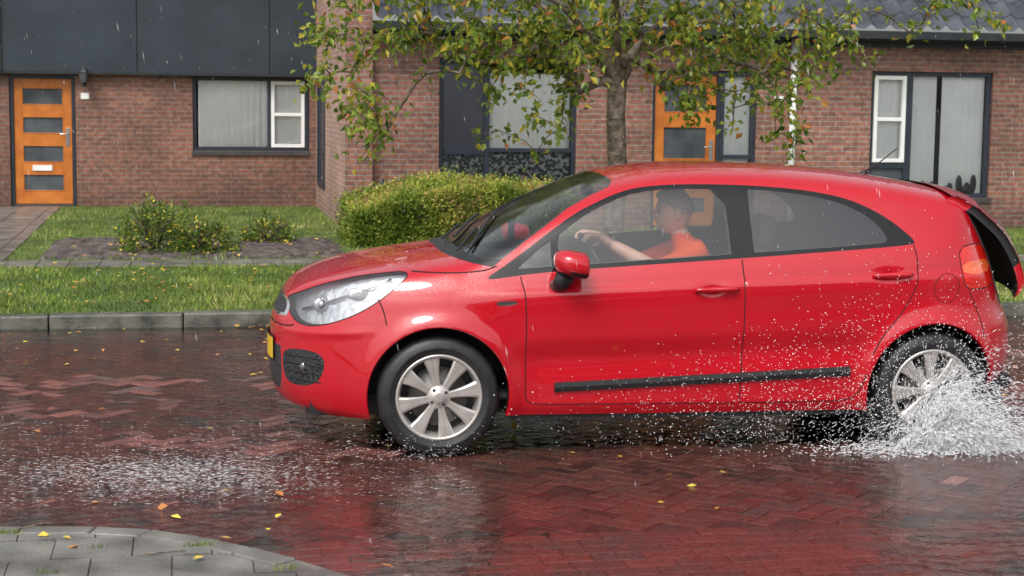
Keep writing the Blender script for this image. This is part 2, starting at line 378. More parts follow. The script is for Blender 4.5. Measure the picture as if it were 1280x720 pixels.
a=rv[rf]; ar=np.abs((a[:,1,0]-a[:,0,0])*(a[:,2,1]-a[:,0,1])-(a[:,2,0]-a[:,0,0])*(a[:,1,1]-a[:,0,1]))
k2=ar>1e-12; rf=rf[k2];cen=cen[k2]
mi=np.zeros(len(rf),int)
for f,mn in feats: mi[pip(cen,f)]=order.index(mn)
w=wfun(rv[:,0],rv[:,1]); ds=sdist(rv,P); on=ds<2e-5; w[on]=0
far=np.arange(len(rv))+len(rv); far[on]=np.arange(len(rv))[on]
ok=~(on[rf].all(1)); rf=rf[ok];mi=mi[ok];cen=cen[ok]
VV=np.concatenate([np.stack([rv[:,0],-w,rv[:,1]],1),np.stack([rv[:,0],w,rv[:,1]],1)])
FF=np.concatenate([rf,far[rf][:,::-1]])
body=mesh_obj('body_shell',VV,FF,cmats,np.concatenate([mi,mi]),smooth=True,parent=car)
op=np.isin(mi,[order.index(q) for q in('paint','black2','black','gap','tail','tailo','chrome')])&(w[rf].min(1)>.06)&(cen[:,1]>.25)&(cen[:,0]>.9)
wi=np.maximum(w-.04,0)
Vi=np.concatenate([np.stack([rv[:,0],-wi,rv[:,1]],1),np.stack([rv[:,0],wi,rv[:,1]],1)])
fi=rf[op]; mesh_obj('interior_trim',Vi,np.concatenate([fi,fi+len(rv)]),[M['dark']],None,smooth=True,parent=car)
ih=mi==order.index('lens'); fh=rf[ih]; wh=w-.045
Vh=np.concatenate([np.stack([rv[:,0]+.03,-wh,rv[:,1]],1),np.stack([rv[:,0]+.03,wh,rv[:,1]],1)])
mesh_obj('headlamp_housing',Vh,np.concatenate([fh,fh+len(rv)]),[M['lamp_in']],None,smooth=True,parent=car)
mb=MB()
for sg in(-1,1):
    wy=float(wfun(.24,.735))-.035
    mb.ball((.265,sg*wy,.735),.048,2,20,12,(1,.55,1)); mb.ball((.265,sg*(wy+.014),.735),.026,0,16,10,(1,.8,1))
    wy=float(wfun(.42,.80))-.035
    mb.ball((.44,sg*wy,.80),.038,2,18,12,(1.5,.4,.9))
    pp=[(x,sg*(float(wfun(x-.02,.69+.42*(x-.15)))-.03),.69+.42*(x-.15)) for x in np.linspace(.17,.60,14)]; mb.tube(pp,.007,6,0)
    wy=float(wfun(.17,.41))
    mb.ball((.175,sg*(wy-.012),.41),.036,1,16,10,(.9,.6,1))
mb.obj('headlamp_bulbs',[M['chrome'],M['lens'],M['lamp_in']],car)
mb=MB()
for sg in(-1,1):
    for z in(.35,.39,.43,.47):
        pp=[(x,sg*(float(wfun(x,z))+.002),z) for x in np.linspace(.085,.25,10)]; mb.tube(pp,.004,5,0)
mb.obj('foglamp_slats',[M['black']],car)
mb=MB()
for (cx,cz) in WC:
    th=[t for t in np.linspace(R(-16),R(196),60)]
    for sg in(-1,1):
        rows=[]
        for (rr,dy) in((1,0),(.985,.006),(.98,.03),(1.0,.032),(1.0,.36),(.2,.37)):
            row=[]
            for t in th:
                x=cx+WR*math.cos(t);z=cz+WR*math.sin(t); ww=float(wfun(x,max(z,.2)))
                row.append((cx+WR*rr*math.cos(t),sg*(ww-dy),cz+WR*rr*math.sin(t)))
            rows.append(row)
        n=len(th)
        for k in range(len(rows)-1):
            mb.add(rows[k]+rows[k+1],[(i,i+1,n+i+1,n+i) for i in range(n-1)],0 if k<2 else 1,True)
mb.obj('wheel_arch',[M['paint'],M['black']],car)
mb=MB(); mb.box(.2,3.9,-.55,.55,.17,.27,0); mb.box(1.2,3.03,-.77,.77,.175,.235,0); mb.box(.18,.47,-.50,.50,.172,.24,0); mb.box(3.74,3.93,-.6,.6,.27,.34,0)
mb.box(.5,1.15,-.5,.5,.2,.8,0)
mb.obj('underbody',[M['black']],car)
mb=MB()
for sg in(-1,1):
    xs=np.linspace(1.41,2.95,40); rows=[]
    for (dz,dy) in((-.026,-.004),(-.024,.012),(0,.017),(.022,.012),(.024,-.004)):
        rows.append([(x,sg*(float(wfun(x,.345+(x-1.41)*.043+dz))+dy),.345+(x-1.41)*.043+dz) for x in xs])
    for k in range(4): mb.add(rows[k]+rows[k+1],[(i,i+1,41+i,40+i) for i in range(39)],0,True)
    for xi in(0,39): 
        q=[rows[k][xi] for k in range(5)]; mb.add(q,[(0,1,2,3,4)],0)
mb.obj('side_moulding',[M['black']],car)
mb=MB()
for sg in(-1,1):
    for (x0,x1,z0) in((2.11,2.335,.838),(3.05,3.26,.905)):
        pts=[];rad=[]
        for t in np.linspace(0,1,11):
            x=x0+(x1-x0)*t; yy=float(wfun(x,z0))+.012+.020*math.sin(math.pi*min(max(t,0),1))**.5
            pts.append((x,sg*yy,z0+.006*t)); rad.append(.0135*(.75+.25*math.sin(math.pi*t)))
        mb.tube(pts,rad,10,0)
mb.obj('door_handles',[M['paint']],car)
mb=MB()
for sg in(-1,1):
    V=[];F=[];nu,nv=24,14
    for j in range(nv+1):
        ph=math.pi*j/nv
        for i in range(nu):
            t=2*math.pi*i/nu
            sx=math.sin(ph)*math.cos(t); sy=math.sin(ph)*math.sin(t); sz=math.cos(ph)
            f=lambda q,e: math.copysign(abs(q)**e,q)
            x=.105*f(sx,.75); y=.105*f(sy,.8); z=.066*f(sz,.8)
            if x>.05: x=.05+(x-.05)*.3
            z+= -.012*(x/.07)
            V.append((1.485+x, sg*(.935+y), .975+z))
    for j in range(nv):
        for i in range(nu):
            i2=(i+1)%nu; F.append((j*nu+i,(j+1)*nu+i,(j+1)*nu+i2,j*nu+i2))
    zc=[np.mean([V[k][2] for k in f]) for f in F]
    o=len(mb.v); mb.v+=V
    for f,z in zip(F,zc): mb.f.append(tuple(k+o for k in f)); mb.m.append(0 if z>.94 else 1); mb.s.append(True)
    mb.tube([(1.42,sg*.80,.85),(1.43,sg*.86,.87),(1.445,sg*.91,.92)],[.05,.045,.05],12,1,ell=.8)
mb.obj('wing_mirrors',[M['paint'],M['black']],car)
Gp=catmull([(3.56,1.352),(3.66,1.338),(3.78,1.30),(3.87,1.235),(3.96,1.155),(4.03,1.05),(4.075,.95),(4.085,.88),(4.06,.83)],.03)
ys=np.linspace(-.60,.60,33); V=[];nx=len(Gp);ny=len(ys)
for off in(0,1):
    for i,(gx_,gz_) in enumerate(Gp):
        for y in ys:
            q=abs(y)/.6; x=gx_-.10*q**3*min(1,i/6); z=gz_-.05*q**2.2
            if off: x-=.035; z-=.03
            V.append((x,y,z))
F=[];m_=[]
for i in range(nx-1):
    for j in range(ny-1):
        F.append((i*ny+j,(i+1)*ny+j,(i+1)*ny+j+1,i*ny+j+1))
        gz_=Gp[i][1]; m_.append(1 if (1.14<gz_<1.29 and abs(ys[j]+.02)<.53) else 0)
        o=nx*ny; F.append((o+i*ny+j,o+i*ny+j+1,o+(i+1)*ny+j+1,o+(i+1)*ny+j)); m_.append(2)
o=nx*ny
for i in range(nx-1):
    for j in(0,ny-1): F.append((i*ny+j,(i+1)*ny+j,o+(i+1)*ny+j,o+i*ny+j)); m_.append(0 if Gp[i][1]<1.0 or Gp[i][1]>1.3 else 2)
for j in range(ny-1): F.append(((nx-1)*ny+j,(nx-1)*ny+j+1,o+(nx-1)*ny+j+1,o+(nx-1)*ny+j)); m_.append(0)
mesh_obj('tailgate',V,F,[M['paint'],M['gloss'],M['black']],m_,smooth=True,parent=car)
mb=MB()
for m,(xo,z0,z1,hw) in enumerate(((-.010,.42,.53,.26),(-.005,.41,.54,.27))):
    yy_=np.linspace(-hw,hw,15)
    V=[(xo+.56*(abs(y)/.88)**2.5,y,z) for z in(z0,z1) for y in yy_]
    mb.add(V,[(i,i+1,16+i,15+i) for i in range(14)],m)
mb.obj('number_plate',[M['plate'],M['black']],car)
mb=MB(); mb.tube([(3.28,0,1.375),(3.31,0,1.40)],[.025,.012],8,0); mb.tube([(3.30,0,1.40),(3.38,0,1.45),(3.48,0,1.53)],[.006,.004,.003],6,0); mb.obj('roof_antenna',[M['black']],car)
mb=MB()
def onbody(x,y,extra=.012):
    zs=np.linspace(.9,float(ztf(x)),400); ww=wfun(np.full(400,x),zs); k=np.where(ww>=abs(y))[0]
    z=zs[k[-1]] if len(k) else zs[-1]
    return (x-extra*.5,y,z+extra)
for (a,b) in(((1.02,-.55),(1.22,.02)),((1.0,-.02),(1.2,.52))):
    pp=[onbody(a[0]+(b[0]-a[0])*t,a[1]+(b[1]-a[1])*t,.014) for t in np.linspace(0,1,12)]; mb.tube(pp,.009,6,0)
    pp=[onbody(a[0]+(b[0]-a[0])*t-.06*(1-t),a[1]+(b[1]-a[1])*t,.028) for t in np.linspace(0,.5,6)]; mb.tube(pp,.007,6,0)
mb.obj('wipers',[M['black']],car)
def wheel(name,cx,sg,rot):
    mb=MB(); c=(cx,sg*.735,.30)
    fl=lambda pr:[(r,sg*y) for r,y in pr]
    mb.lathe_y(fl([(.205,.072),(.213,.088),(.222,.092),(.245,.099),(.248,.1005),(.252,.099),(.28,.095),(.297,.080),(.304,.062),(.3045,.045),(.299,.044),(.299,.038),(.3055,.037),(.3055,.005),(.300,.004),(.300,-.004),(.3055,-.005),(.3055,-.037),(.299,-.038),(.304,-.045),(.297,-.08),(.28,-.094),(.21,-.085)]),c,72,0)
    mb.lathe_y(fl([(.218,.086),(.217,.094),(.209,.0965),(.202,.093),(.198,.082),(.19,.06),(.187,-.07)]),c,72,1)
    mb.lathe_y(fl([(.19,.0),(.0,.0)]),c,40,2)
    mb.lathe_y(fl([(.15,.022),(.15,.03),(.07,.03),(.06,.045),(0,.045)]),c,40,3)
    mb.lathe_y(fl([(.062,.055),(.060,.078),(.052,.083),(.034,.083),(.031,.088),(.02,.0905),(0,.091)]),c,32,1)
    for k in range(8):
        t0=rot+2*math.pi*k/8
        ct,stn=math.cos(t0),math.sin(t0)
        V=[];st_=[(.045,.016,.080),(.10,.021,.083),(.155,.031,.088),(.205,.045,.0885)]
        for (r,hw,yy) in st_:
            for (u,dy) in((-hw,-.028),(-hw,-.006),(-hw*.72,0),(-.003,0),(0,-.004),(.003,0),(hw*.72,0),(hw,-.006),(hw,-.028)):
                V.append((c[0]+r*ct-u*stn,c[1]+sg*(yy+dy),c[2]+r*stn+u*ct))
        F=[]
        for i in range(3):
            for j in range(8): F.append((i*9+j,i*9+j+1,(i+1)*9+j+1,(i+1)*9+j))
        mb.add(V,F,1,False)
    for k in range(4):
        t0=rot+.4+2*math.pi*k/4
        mb.ball((c[0]+.043*math.cos(t0),c[1]+sg*.083,c[2]+.043*math.sin(t0)),.008,2,8,6)
    return mb.obj(name,[M['tyre'],M['alloy'],M['black'],M['steel']],car)
wheel('front_wheel',.83,-1,.2); wheel('front_wheel_far',.83,1,.5); wheel('rear_wheel',3.40,-1,.05); wheel('rear_wheel_far',3.40,1,.3)
def rbox(mb,c,s,tilt=0,m=0):
    V=[];ct,sn=math.cos(tilt),math.sin(tilt)
    for z in(-1,1):
        for (x,y) in((-1,-1),(1,-1),(1,1),(-1,1)):
            dx,dy,dz=x*s[0]/2,y*s[1]/2,z*s[2]/2
            V.append((c[0]+dx*ct+dz*sn,c[1]+dy,c[2]-dx*sn+dz*ct))
    mb.add(V,[(0,3,2,1),(4,5,6,7),(0,1,5,4),(1,2,6,5),(2,3,7,6),(3,0,4,7)],m,True)
mb=MB()
for y in(-.37,.37):
    rbox(mb,(2.20,y,.42),(.52,.5,.16),-.1); rbox(mb,(2.49,y,.74),(.14,.48,.56),.26); rbox(mb,(2.60,y,1.10),(.09,.25,.17),.2)
rbox(mb,(3.0,0,.45),(.5,1.2,.16),-.1); rbox(mb,(3.32,0,.74),(.14,1.2,.50),.3)
for y in(-.38,.38): rbox(mb,(3.40,y,1.05),(.08,.24,.13),.2)
mb.obj('seats',[M['seat']],car,bevel=.045,seg=4)
mb=MB(); rbox(mb,(1.38,0,.83),(.55,1.34,.16),.05); rbox(mb,(1.55,0,.66),(.2,1.3,.28)); rbox(mb,(1.46,-.37,.935),(.2,.36,.07)); mb.box(1.1,3.5,-.7,.7,.26,.30)
mb.obj('dashboard',[M['dark']],car,bevel=.03,seg=3)
SC=Vector((1.70,-.37,.905)); sax=Vector((math.cos(R(25)),0,math.sin(R(25))))
su=Vector((-math.sin(R(25)),0,math.cos(R(25)))); sv=Vector((0,1,0))
mb=MB(); mb.tube([SC+(su*math.sin(t)+sv*math.cos(t))*.185 for t in np.linspace(0,2*math.pi,37)],.015,8,0,cap=False)
for t in(R(180),R(0),R(-90)): mb.tube([SC-sax*.03,SC+(su*math.sin(t)+sv*math.cos(t))*.18],[.025,.014],8,0)
mb.tube([SC-sax*.03,SC-sax*.2],[.05,.05],10,0); mb.ball(SC-sax*.02,.06,0,12,8)
mb.obj('steering_wheel',[M['black']],car)
mb=MB(); rbox(mb,(1.72,0,1.29),(.03,.2,.06)); mb.obj('interior_mirror',[M['black']],car,bevel=.01)

# ------------------------------------------------------------------ DRIVER
drv=empty('driver',CARLOC); drv.rotation_euler=(0,0,CARROT)
M['shirt']=mat('orange_shirt',(1.0,.09,.012),(1.0,.12,.02),scale=9,rough=.9,bump=.4,bscale=14,bdist=.03,spec=.1)
M['skin']=mat('skin',(.78,.42,.33),(.83,.48,.38),scale=12,rough=.5)
M['jeans']=mat('jeans',(.03,.04,.08),(.05,.06,.11),scale=40,rough=.9)
M['hair']=mat('hair',(.30,.23,.19),(.45,.38,.33),scale=60,rough=.7)
M['eye']=mat('eye',(.03,.02,.02),rough=.2)
def skinned(name,verts,edges,rad,mats,parent,root=0,fn=None,lv=2):
    me=bpy.data.meshes.new(name); me.from_pydata([tuple(v) for v in verts],edges,[]); ob=bpy.data.objects.new(name,me); link(ob)
    sk=ob.modifiers.new('skin','SKIN'); 
    for i,r in enumerate(rad):
        sv_=me.skin_vertices[0].data[i]; sv_.radius=(r,r) if not hasattr(r,'__len__') else r; sv_.use_root=(i==root)
    ss=ob.modifiers.new('sub','SUBSURF'); ss.levels=lv; ss.render_levels=lv
    dg=bpy.context.evaluated_depsgraph_get(); dg.update(); me2=bpy.data.meshes.new_from_object(ob.evaluated_get(dg))
    ob.modifiers.clear(); ob.data=me2; me2.materials.clear()
    for m in mats: me2.materials.append(m)
    for p in me2.polygons:
        p.use_smooth=True
        if fn: p.material_index=fn(p.center)
    ob.parent=parent; return ob
y0=-.37
bv=[(2.30,y0,.53),(2.28,y0,.66),(2.25,y0,.80),(2.21,y0,.93),(2.18,y0,1.01),(2.155,y0,1.07),(2.14,y0,1.12)]
br=[.15,.135,.145,.15,.09,.052,.05]
be=[(i,i+1) for i in range(6)]
def addb(p,r,par): bv.append(p);br.append(r);be.append((par,len(bv)-1));return len(bv)-1
ends=[]
for sg,wy in((-1,-.47),(1,-.27)):
    k=addb((2.19,y0+sg*.17,.985),.078,3); k=addb((2.09,y0+sg*.205,.94),.065,k); k=addb((1.97,y0+sg*.20,.915),.048,k)
    k=addb((1.88,y0+sg*.16,.965),.043,k); k=addb((1.79,(y0+sg*.16+wy)/2,1.02),.033,k); k=addb((1.755,wy,1.04),.027,k); ends.append((k,wy))
    l=addb((2.24,y0+sg*.10,.50),.095,0); l=addb((1.98,y0+sg*.12,.56),.085,l); l=addb((1.76,y0+sg*.12,.60),.065,l); l=addb((1.60,y0+sg*.11,.45),.055,l); l=addb((1.47,y0+sg*.10,.34),.04,l); l=addb((1.38,y0+sg*.1,.33),.035,l)
def bf(c):
    if c.z>1.085 and c.x>2.05: return 1
    if c.x<1.985 and c.z>.80: return 1
    if c.z<.60: return 2
    return 0
skinned('body',bv,be,br,[M['shirt'],M['skin'],M['jeans']],drv,0,bf)
for nm,(k,wy) in zip(('left_hand','right_hand'),ends):
    hv=[(1.77,wy,1.03),(1.735,wy,1.055),(1.70,wy,1.072)]; hr=[.026,.03,.026]; he=[(0,1),(1,2)]
    for j,(dy,L) in enumerate(((-.03,.9),(-.01,1.05),(.01,1.0),(.03,.8))):
        hv+= [(1.69,wy+dy,1.080),(1.655,wy+dy*1.1,1.085),(1.625,wy+dy*1.1,1.070),(1.612,wy+dy*1.05,1.045)]; b=len(hv)-4; hr+=[.010,.0095,.0085,.0075]; he+=[(2,b),(b,b+1),(b+1,b+2),(b+2,b+3)]
    b=len(hv); hv+=[(1.725,wy+.035,1.045),(1.69,wy+.045,1.03),(1.66,wy+.04,1.02)]; hr+=[.012,.010,.009]; he+=[(1,b),(b,b+1),(b+1,b+2)]
    skinned(nm,hv,he,hr,[M['skin']],drv,1)
mb=MB(); hc=Vector((2.115,y0,1.195)); V=[];F=[];nu,nv=32,24
for j in range(nv+1):
    ph=math.pi*j/nv
    for i in range(nu):
        t=2*math.pi*i/nu
        x=-math.sin(ph)*math.cos(t); y=math.sin(ph)*math.sin(t); z=math.cos(ph)
        X=.098*x;Y=.077*y;Z=.118*z
        if z<0: Y*=1-.30*(-z)**1.5; X*=1-.18*(-z) if x>0 else 1-.05*(-z)
        if x<0:
            X*=1.0-.06*math.exp(-((Z-.01)/.02)**2)*math.exp(-((abs(Y)-.03)/.015)**2)
            X-=.026*math.exp(-((Z+.018)/.022)**2-(Y/.013)**2)
            X-=.007*math.exp(-((Z+.058)/.010)**2-(Y/.025)**2)
            X-=.010*math.exp(-((Z+.095)/.018)**2-(Y/.025)**2)
        V.append(hc+Vector((X,Y,Z)))
for j in range(nv):
    for i in range(nu):
        i2=(i+1)%nu; F.append((j*nu+i,(j+1)*nu+i,(j+1)*nu+i2,j*nu+i2))
mb.add(V,F,0,True)
for s_ in(-1,1):
    mb.ball(hc+Vector((-.082,s_*.03,.008)),.011,2,10,8); mb.ball(hc+Vector((.005,s_*.079,-.005)),.03,0,10,8,(.6,.25,1))
V=[];F=[]
for j in range(13):
    ph=math.pi*.50*j/12
    for i in range(nu):
        t=2*math.pi*i/nu
        x=-math.sin(ph)*math.cos(t);y=math.sin(ph)*math.sin(t);z=math.cos(ph)
        lift=.085*max(0,-x)*(j/12)
        V.append(hc+Vector((.104*x+.008,.082*y,.123*z+lift)))
for j in range(12):
    for i in range(nu):
        i2=(i+1)%nu; F.append((j*nu+i,(j+1)*nu+i,(j+1)*nu+i2,j*nu+i2))
mb.add(V,F,1,True)
mb.obj('head',[M['skin'],M['hair'],M['eye']],drv)

# ------------------------------------------------------------------ GROUND / ROAD
M['soil']=mat('soil',(.045,.036,.032),(.14,.11,.10),scale=9,rough=.9,bump=.8,bscale=30,bdist=.03)
M['lawnb']=mat('lawn_base',(.05,.085,.015),(.11,.15,.03),scale=3,rough=.9,bump=.6,bscale=40,bdist=.03)
M['asph']=mat('wet_asphalt',(.03,.028,.027),(.05,.045,.042),scale=5,rough=.3,bump=.3,bscale=80)
M['conc']=mat('wet_concrete',(.10,.095,.085),(.24,.23,.21),scale=4,rough=.28,bump=.5,bscale=70,detail=5)
M['kerb']=mat('kerb_stone',(.045,.045,.038),(.15,.145,.12),scale=6,rough=.4,bump=.5,bscale=50,detail=5)
mesh_obj('ground',rect(-250,250,-200,300,-.12),[(0,1,2,3)],[M['asph']])
mesh_obj('road_bed',rect(-60,60,-8,13.2,-.05),[(0,1,2,3)],[M['asph']])
def hroad(s,n):
    b=np.interp(n,[5,6.3,6.9,7.4,8.6,9.6,11,12.0,12.5,13.2],[-.006,-.008,-.006,-.001,-.0015,.0015,.0015,-.003,-.010,-.014])
    nz=noise.noise(Vector((s*.75,n*1.2,3.1)))*.006+noise.noise(Vector((s*2.6,n*3.0,7.7)))*.003
    return b+nz
PV=[(-40,7.07),(-2.0,7.07),(-.95,7.02),(-.36,6.94),(-.14,6.86),(.06,6.71),(.24,6.53),(.40,6.34),(.54,6.15),(.66,5.95),(.76,5.72),(.82,5.42),(.84,5.0),(.84,-20),(-40,-20)]
pvp=np.array(PV)
def inside_walk(s,n,mar=0):
    q=np.array([(s-mar*.7,n-mar*.7)]); return bool(pip(q,pvp)[0])
BV=[];BF=[];BR=[]
def brick(cx,cy,hx,hy,ang,rn):
    h=hroad(cx,cy)+random.gauss(0,.0009); tx_=random.gauss(0,.005);ty_=random.gauss(0,.005)
    ca,sa=math.cos(ang),math.sin(ang); o=len(BV)
    for (e,dz) in((.003,-.012),(.003,-.004),(.009,0)):
        for (a,b) in((-1,-1),(1,-1),(1,1),(-1,1)):
            u=a*(hx-e);v=b*(hy-e)
            BV.append((cx+u*ca-v*sa,cy+u*sa+v*ca,h+dz+u*tx_+v*ty_)); BR.append(rn)
    for k in range(2):
        for i in range(4): BF.append((o+k*4+i,o+k*4+(i+1)%4,o+(k+1)*4+(i+1)%4,o+(k+1)*4+i))
    BF.append((o+8,o+9,o+10,o+11))
W_=.10; ang=R(45); ca,sa=math.cos(ang),math.sin(ang)
for i in range(-160,200):
    for j in range(-160,200):
        c=(i-j)%4
        if c not in(0,3): continue
        if c==0: lx,ly,hx,hy=(i+1)*W_,(j+.5)*W_,W_,W_/2
        else: lx,ly,hx,hy=(i+.5)*W_,(j+1)*W_,W_/2,W_
        X=lx*ca-ly*sa+3; Y=lx*sa+ly*ca+9
        if X<-6 or X>12.5 or Y<6.78 or Y>12.78: continue
        if inside_walk(X,Y,.08): continue
        rn=random.random()*.8+.2*(.5+noise.noise(Vector((X*.8,Y*.8,5))))
        brick(X,Y,hx,hy,ang,rn)
row=0
yy=4.9
while yy<6.71:
    off=(row%2)*.105
    for k in range(-40,62):
        X=k*.21+off; 
        if X<-3 or X>12: continue
        if inside_walk(X,yy,.07): continue
        brick(X,yy,.105,.0525,0,.5+.5*random.random())
    yy+=.105; row+=1
for yy in(12.88,12.985,13.09):
    for k in range(-30,62): brick(k*.21+(.105 if yy==12.985 else 0),yy,.105,.0525,0,.5+.5*random.random())
M['rbrick']=attr_mat('wet_road_bricks',[(0,(.10,.050,.048)),(.3,(.19,.078,.068)),(.6,(.26,.098,.080)),(.8,(.17,.088,.078)),(1,(.13,.105,.095))],rough=.17,transl=0,bump=.4,bscale=55,spec=.6,vary=(.65,1.35))
ob=mesh_obj('brick_road',BV,BF,[M['rbrick']]); set_rnd(ob,BR)
M['sand']=mat('joint_sand',(.05,.042,.038),(.10,.085,.075),scale=20,rough=.4)
jx=np.linspace(-6,12.6,120); jy=np.linspace(4.8,13.2,60); V=[(x,y,hroad(x,y)-.007) for y in jy for x in jx]
F=[(j*120+i,j*120+i+1,(j+1)*120+i+1,(j+1)*120+i) for j in range(59) for i in range(119)]
mesh_obj('road_joint_bed',V,F,[M['sand']],smooth=True)
def water():
    m,nt=nt_new('puddle_water')
    out=N(nt,'ShaderNodeOutputMaterial'); mx=N(nt,'ShaderNodeMixShader'); tr=N(nt,'ShaderNodeBsdfTransparent',Color=(.90,.88,.87,1))
    gl=N(nt,'ShaderNodeBsdfGlossy',Roughness=.02); fr=N(nt,'ShaderNodeFresnel',IOR=1.42)
    nt.links.new(fr.outputs[0],mx.inputs[0]); nt.links.new(tr.outputs[0],mx.inputs[1]); nt.links.new(gl.outputs[0],mx.inputs[2]); nt.links.new(mx.outputs[0],out.inputs[0])
    tc=N(nt,'ShaderNodeTexCoord'); a=N(nt,'ShaderNodeTexNoise',Scale=6,Detail=2); v=N(nt,'ShaderNodeTexVoronoi',Scale=9); w3=N(nt,'ShaderNodeTexNoise',Scale=34,Detail=1)
    for q in(a,v,w3): nt.links.new(tc.outputs['Object'],q.inputs['Vector'])
    wv=N(nt,'ShaderNodeMath',operation='SINE'); ml=N(nt,'ShaderNodeMath',operation='MULTIPLY'); ml.inputs[1].default_value=50
    nt.links.new(v.outputs['Distance'],ml.inputs[0]); nt.links.new(ml.outputs[0],wv.inputs[0])
    b1=N(nt,'ShaderNodeBump',Strength=.28,Distance=.012); b2=N(nt,'ShaderNodeBump',Strength=.12,Distance=.0025); b3=N(nt,'ShaderNodeBump',Strength=.25,Distance=.0025)
    nt.links.new(a.outputs['Fac'],b1.inputs['Height']); nt.links.new(wv.outputs[0],b2.inputs['Height']); nt.links.new(w3.outputs['Fac'],b3.inputs['Height'])
    nt.links.new(b1.outputs[0],b2.inputs['Normal']); nt.links.new(b2.outputs[0],b3.inputs['Normal'])
    nt.links.new(b3.outputs[0],gl.inputs['Normal']); nt.links.new(b3.outputs[0],fr.inputs['Normal'])
    return m
mesh_obj('puddle_water',rect(-60,60,1,13.2,0.0022),[(0,1,2,3)],[water()])
mb=MB(); x=-30
while x<40:
    mb.box(x+.004,x+.996,13.2+random.uniform(-.006,.006),13.35,-.05,.11+random.uniform(-.008,.006),0); x+=1.0
mb.obj('kerb',[M['kerb']],bevel=.015)
mesh_obj('lawn_ground',rect(-60,60,13.35,120,.095),[(0,1,2,3)],[M['lawnb']])
def slabs(name,s0,s1,n0,n1,z,ds,dn,m,thick=.04):
    mb=MB(); s=s0
    while s<s1-.01:
        n=n0
        while n<n1-.01:
            h=z+random.uniform(-.003,.003); mb.box(s+.004,min(s+ds,s1)-.004,n+.004,min(n+dn,n1)-.004,z-thick,h,0); n+=dn
        s+=ds
    return mb.obj(name,[m],bevel=.004,seg=1)
slabs('footpath',-14,22,16.95,17.55,.108,.3,.3,M['conc'])
slabs('garden_path',-2.7,-1.75,17.55,25.9,.108,.4,.4,M['conc'])
V=[];F=[]
sx_=np.linspace(-1.45,1.75,60); sy_=np.linspace(17.75,20.1,45)
for y in sy_:
    for x in sx_:
        ed=min(x+1.45,1.75-x,y-17.75,20.1-y); V.append((x,y,.085+min(ed*.3,.05)+noise.noise(Vector((x*5,y*5,0)))*.02+random.uniform(-.008,.012)))
F=[(j*60+i,j*60+i+1,(j+1)*60+i+1,(j+1)*60+i) for j in range(44) for i in range(59)]
mesh_obj('flower_bed_soil',V,F,[M['soil']],smooth=False)
zk=.026
n=len(PV); V=[(x,y,zk) for x,y in PV]+[(x,y,-.05) for x,y in PV]
mesh_obj('pavement_base',V,[tuple(range(n-1,-1,-1))]+[(i,(i+1)%n,n+(i+1)%n,n+i) for i in range(n)],[M['sand']])
mb=MB(); edge=densify(PV[:13]+[(.84,3.4)],.33,False); edge=edge[edge[:,0]>-5]
edge=catmull(edge[::1],.30)
Te=np.gradient(edge,axis=0);Te/=np.linalg.norm(Te,axis=1)[:,None];Ne=np.stack([-Te[:,1],Te[:,0]],1)
for i in range(0,len(edge)-1,1):
    a=edge[i]+(edge[i+1]-edge[i])*.015;b=edge[i]+(edge[i+1]-edge[i])*.985
    o1,o2=a+Ne[i]*.02,b+Ne[i+1]*.02; i1,i2=a-Ne[i]*.09,b-Ne[i+1]*.09; h=zk+.012+random.uniform(-.003,.002)
    mb.add([(o1[0],o1[1],-.05),(o2[0],o2[1],-.05),(i2[0],i2[1],-.05),(i1[0],i1[1],-.05),(o1[0],o1[1],h),(o2[0],o2[1],h),(i2[0],i2[1],h),(i1[0],i1[1],h)],
           [(0,3,2,1),(4,5,6,7),(0,1,5,4),(1,2,6,5),(2,3,7,6),(3,0,4,7)],0)
mb.obj('pavement_kerb',[M['conc']],bevel=.006,seg=1)
mb=MB(); eP=edge; eN=Ne
for a in range(-30,8):
    for b in range(0,16):
        cx=a*.3+.1+(.15 if b%2 else 0); cy=6.93-b*.3
        if cy<2.8 or cx>1.0: continue
        sq=[(cx-.147,cy-.147),(cx+.147,cy-.147),(cx+.147,cy+.147),(cx-.147,cy+.147)]
        d=np.hypot(eP[:,0]-cx,eP[:,1]-cy); idx=np.argsort(d)[:3]
        poly=[np.array(q) for q in sq]
        for k in idx:
            p0=eP[k]-eN[k]*.095; nn=eN[k]; out_=[]
            for q in range(len(poly)):
                A_,B_=poly[q],poly[(q+1)%len(poly)]; da=np.dot(A_-p0,nn); db=np.dot(B_-p0,nn)
                if da<=0: out_.append(A_)
                if (da<0<db) or (db<0<da): out_.append(A_+(B_-A_)*da/(da-db))
            poly=out_
            if len(poly)<3: break
        if len(poly)<3: continue
        h=zk+.009+random.uniform(-.004,.003); m=len(poly)
        mb.add([(p[0],p[1],0.0) for p in poly]+[(p[0],p[1],h) for p in poly],[tuple(range(m,2*m))]+[(q,(q+1)%m,m+(q+1)%m,m+q) for q in range(m)],0)
mb.obj('pavement_tiles',[M['conc']])

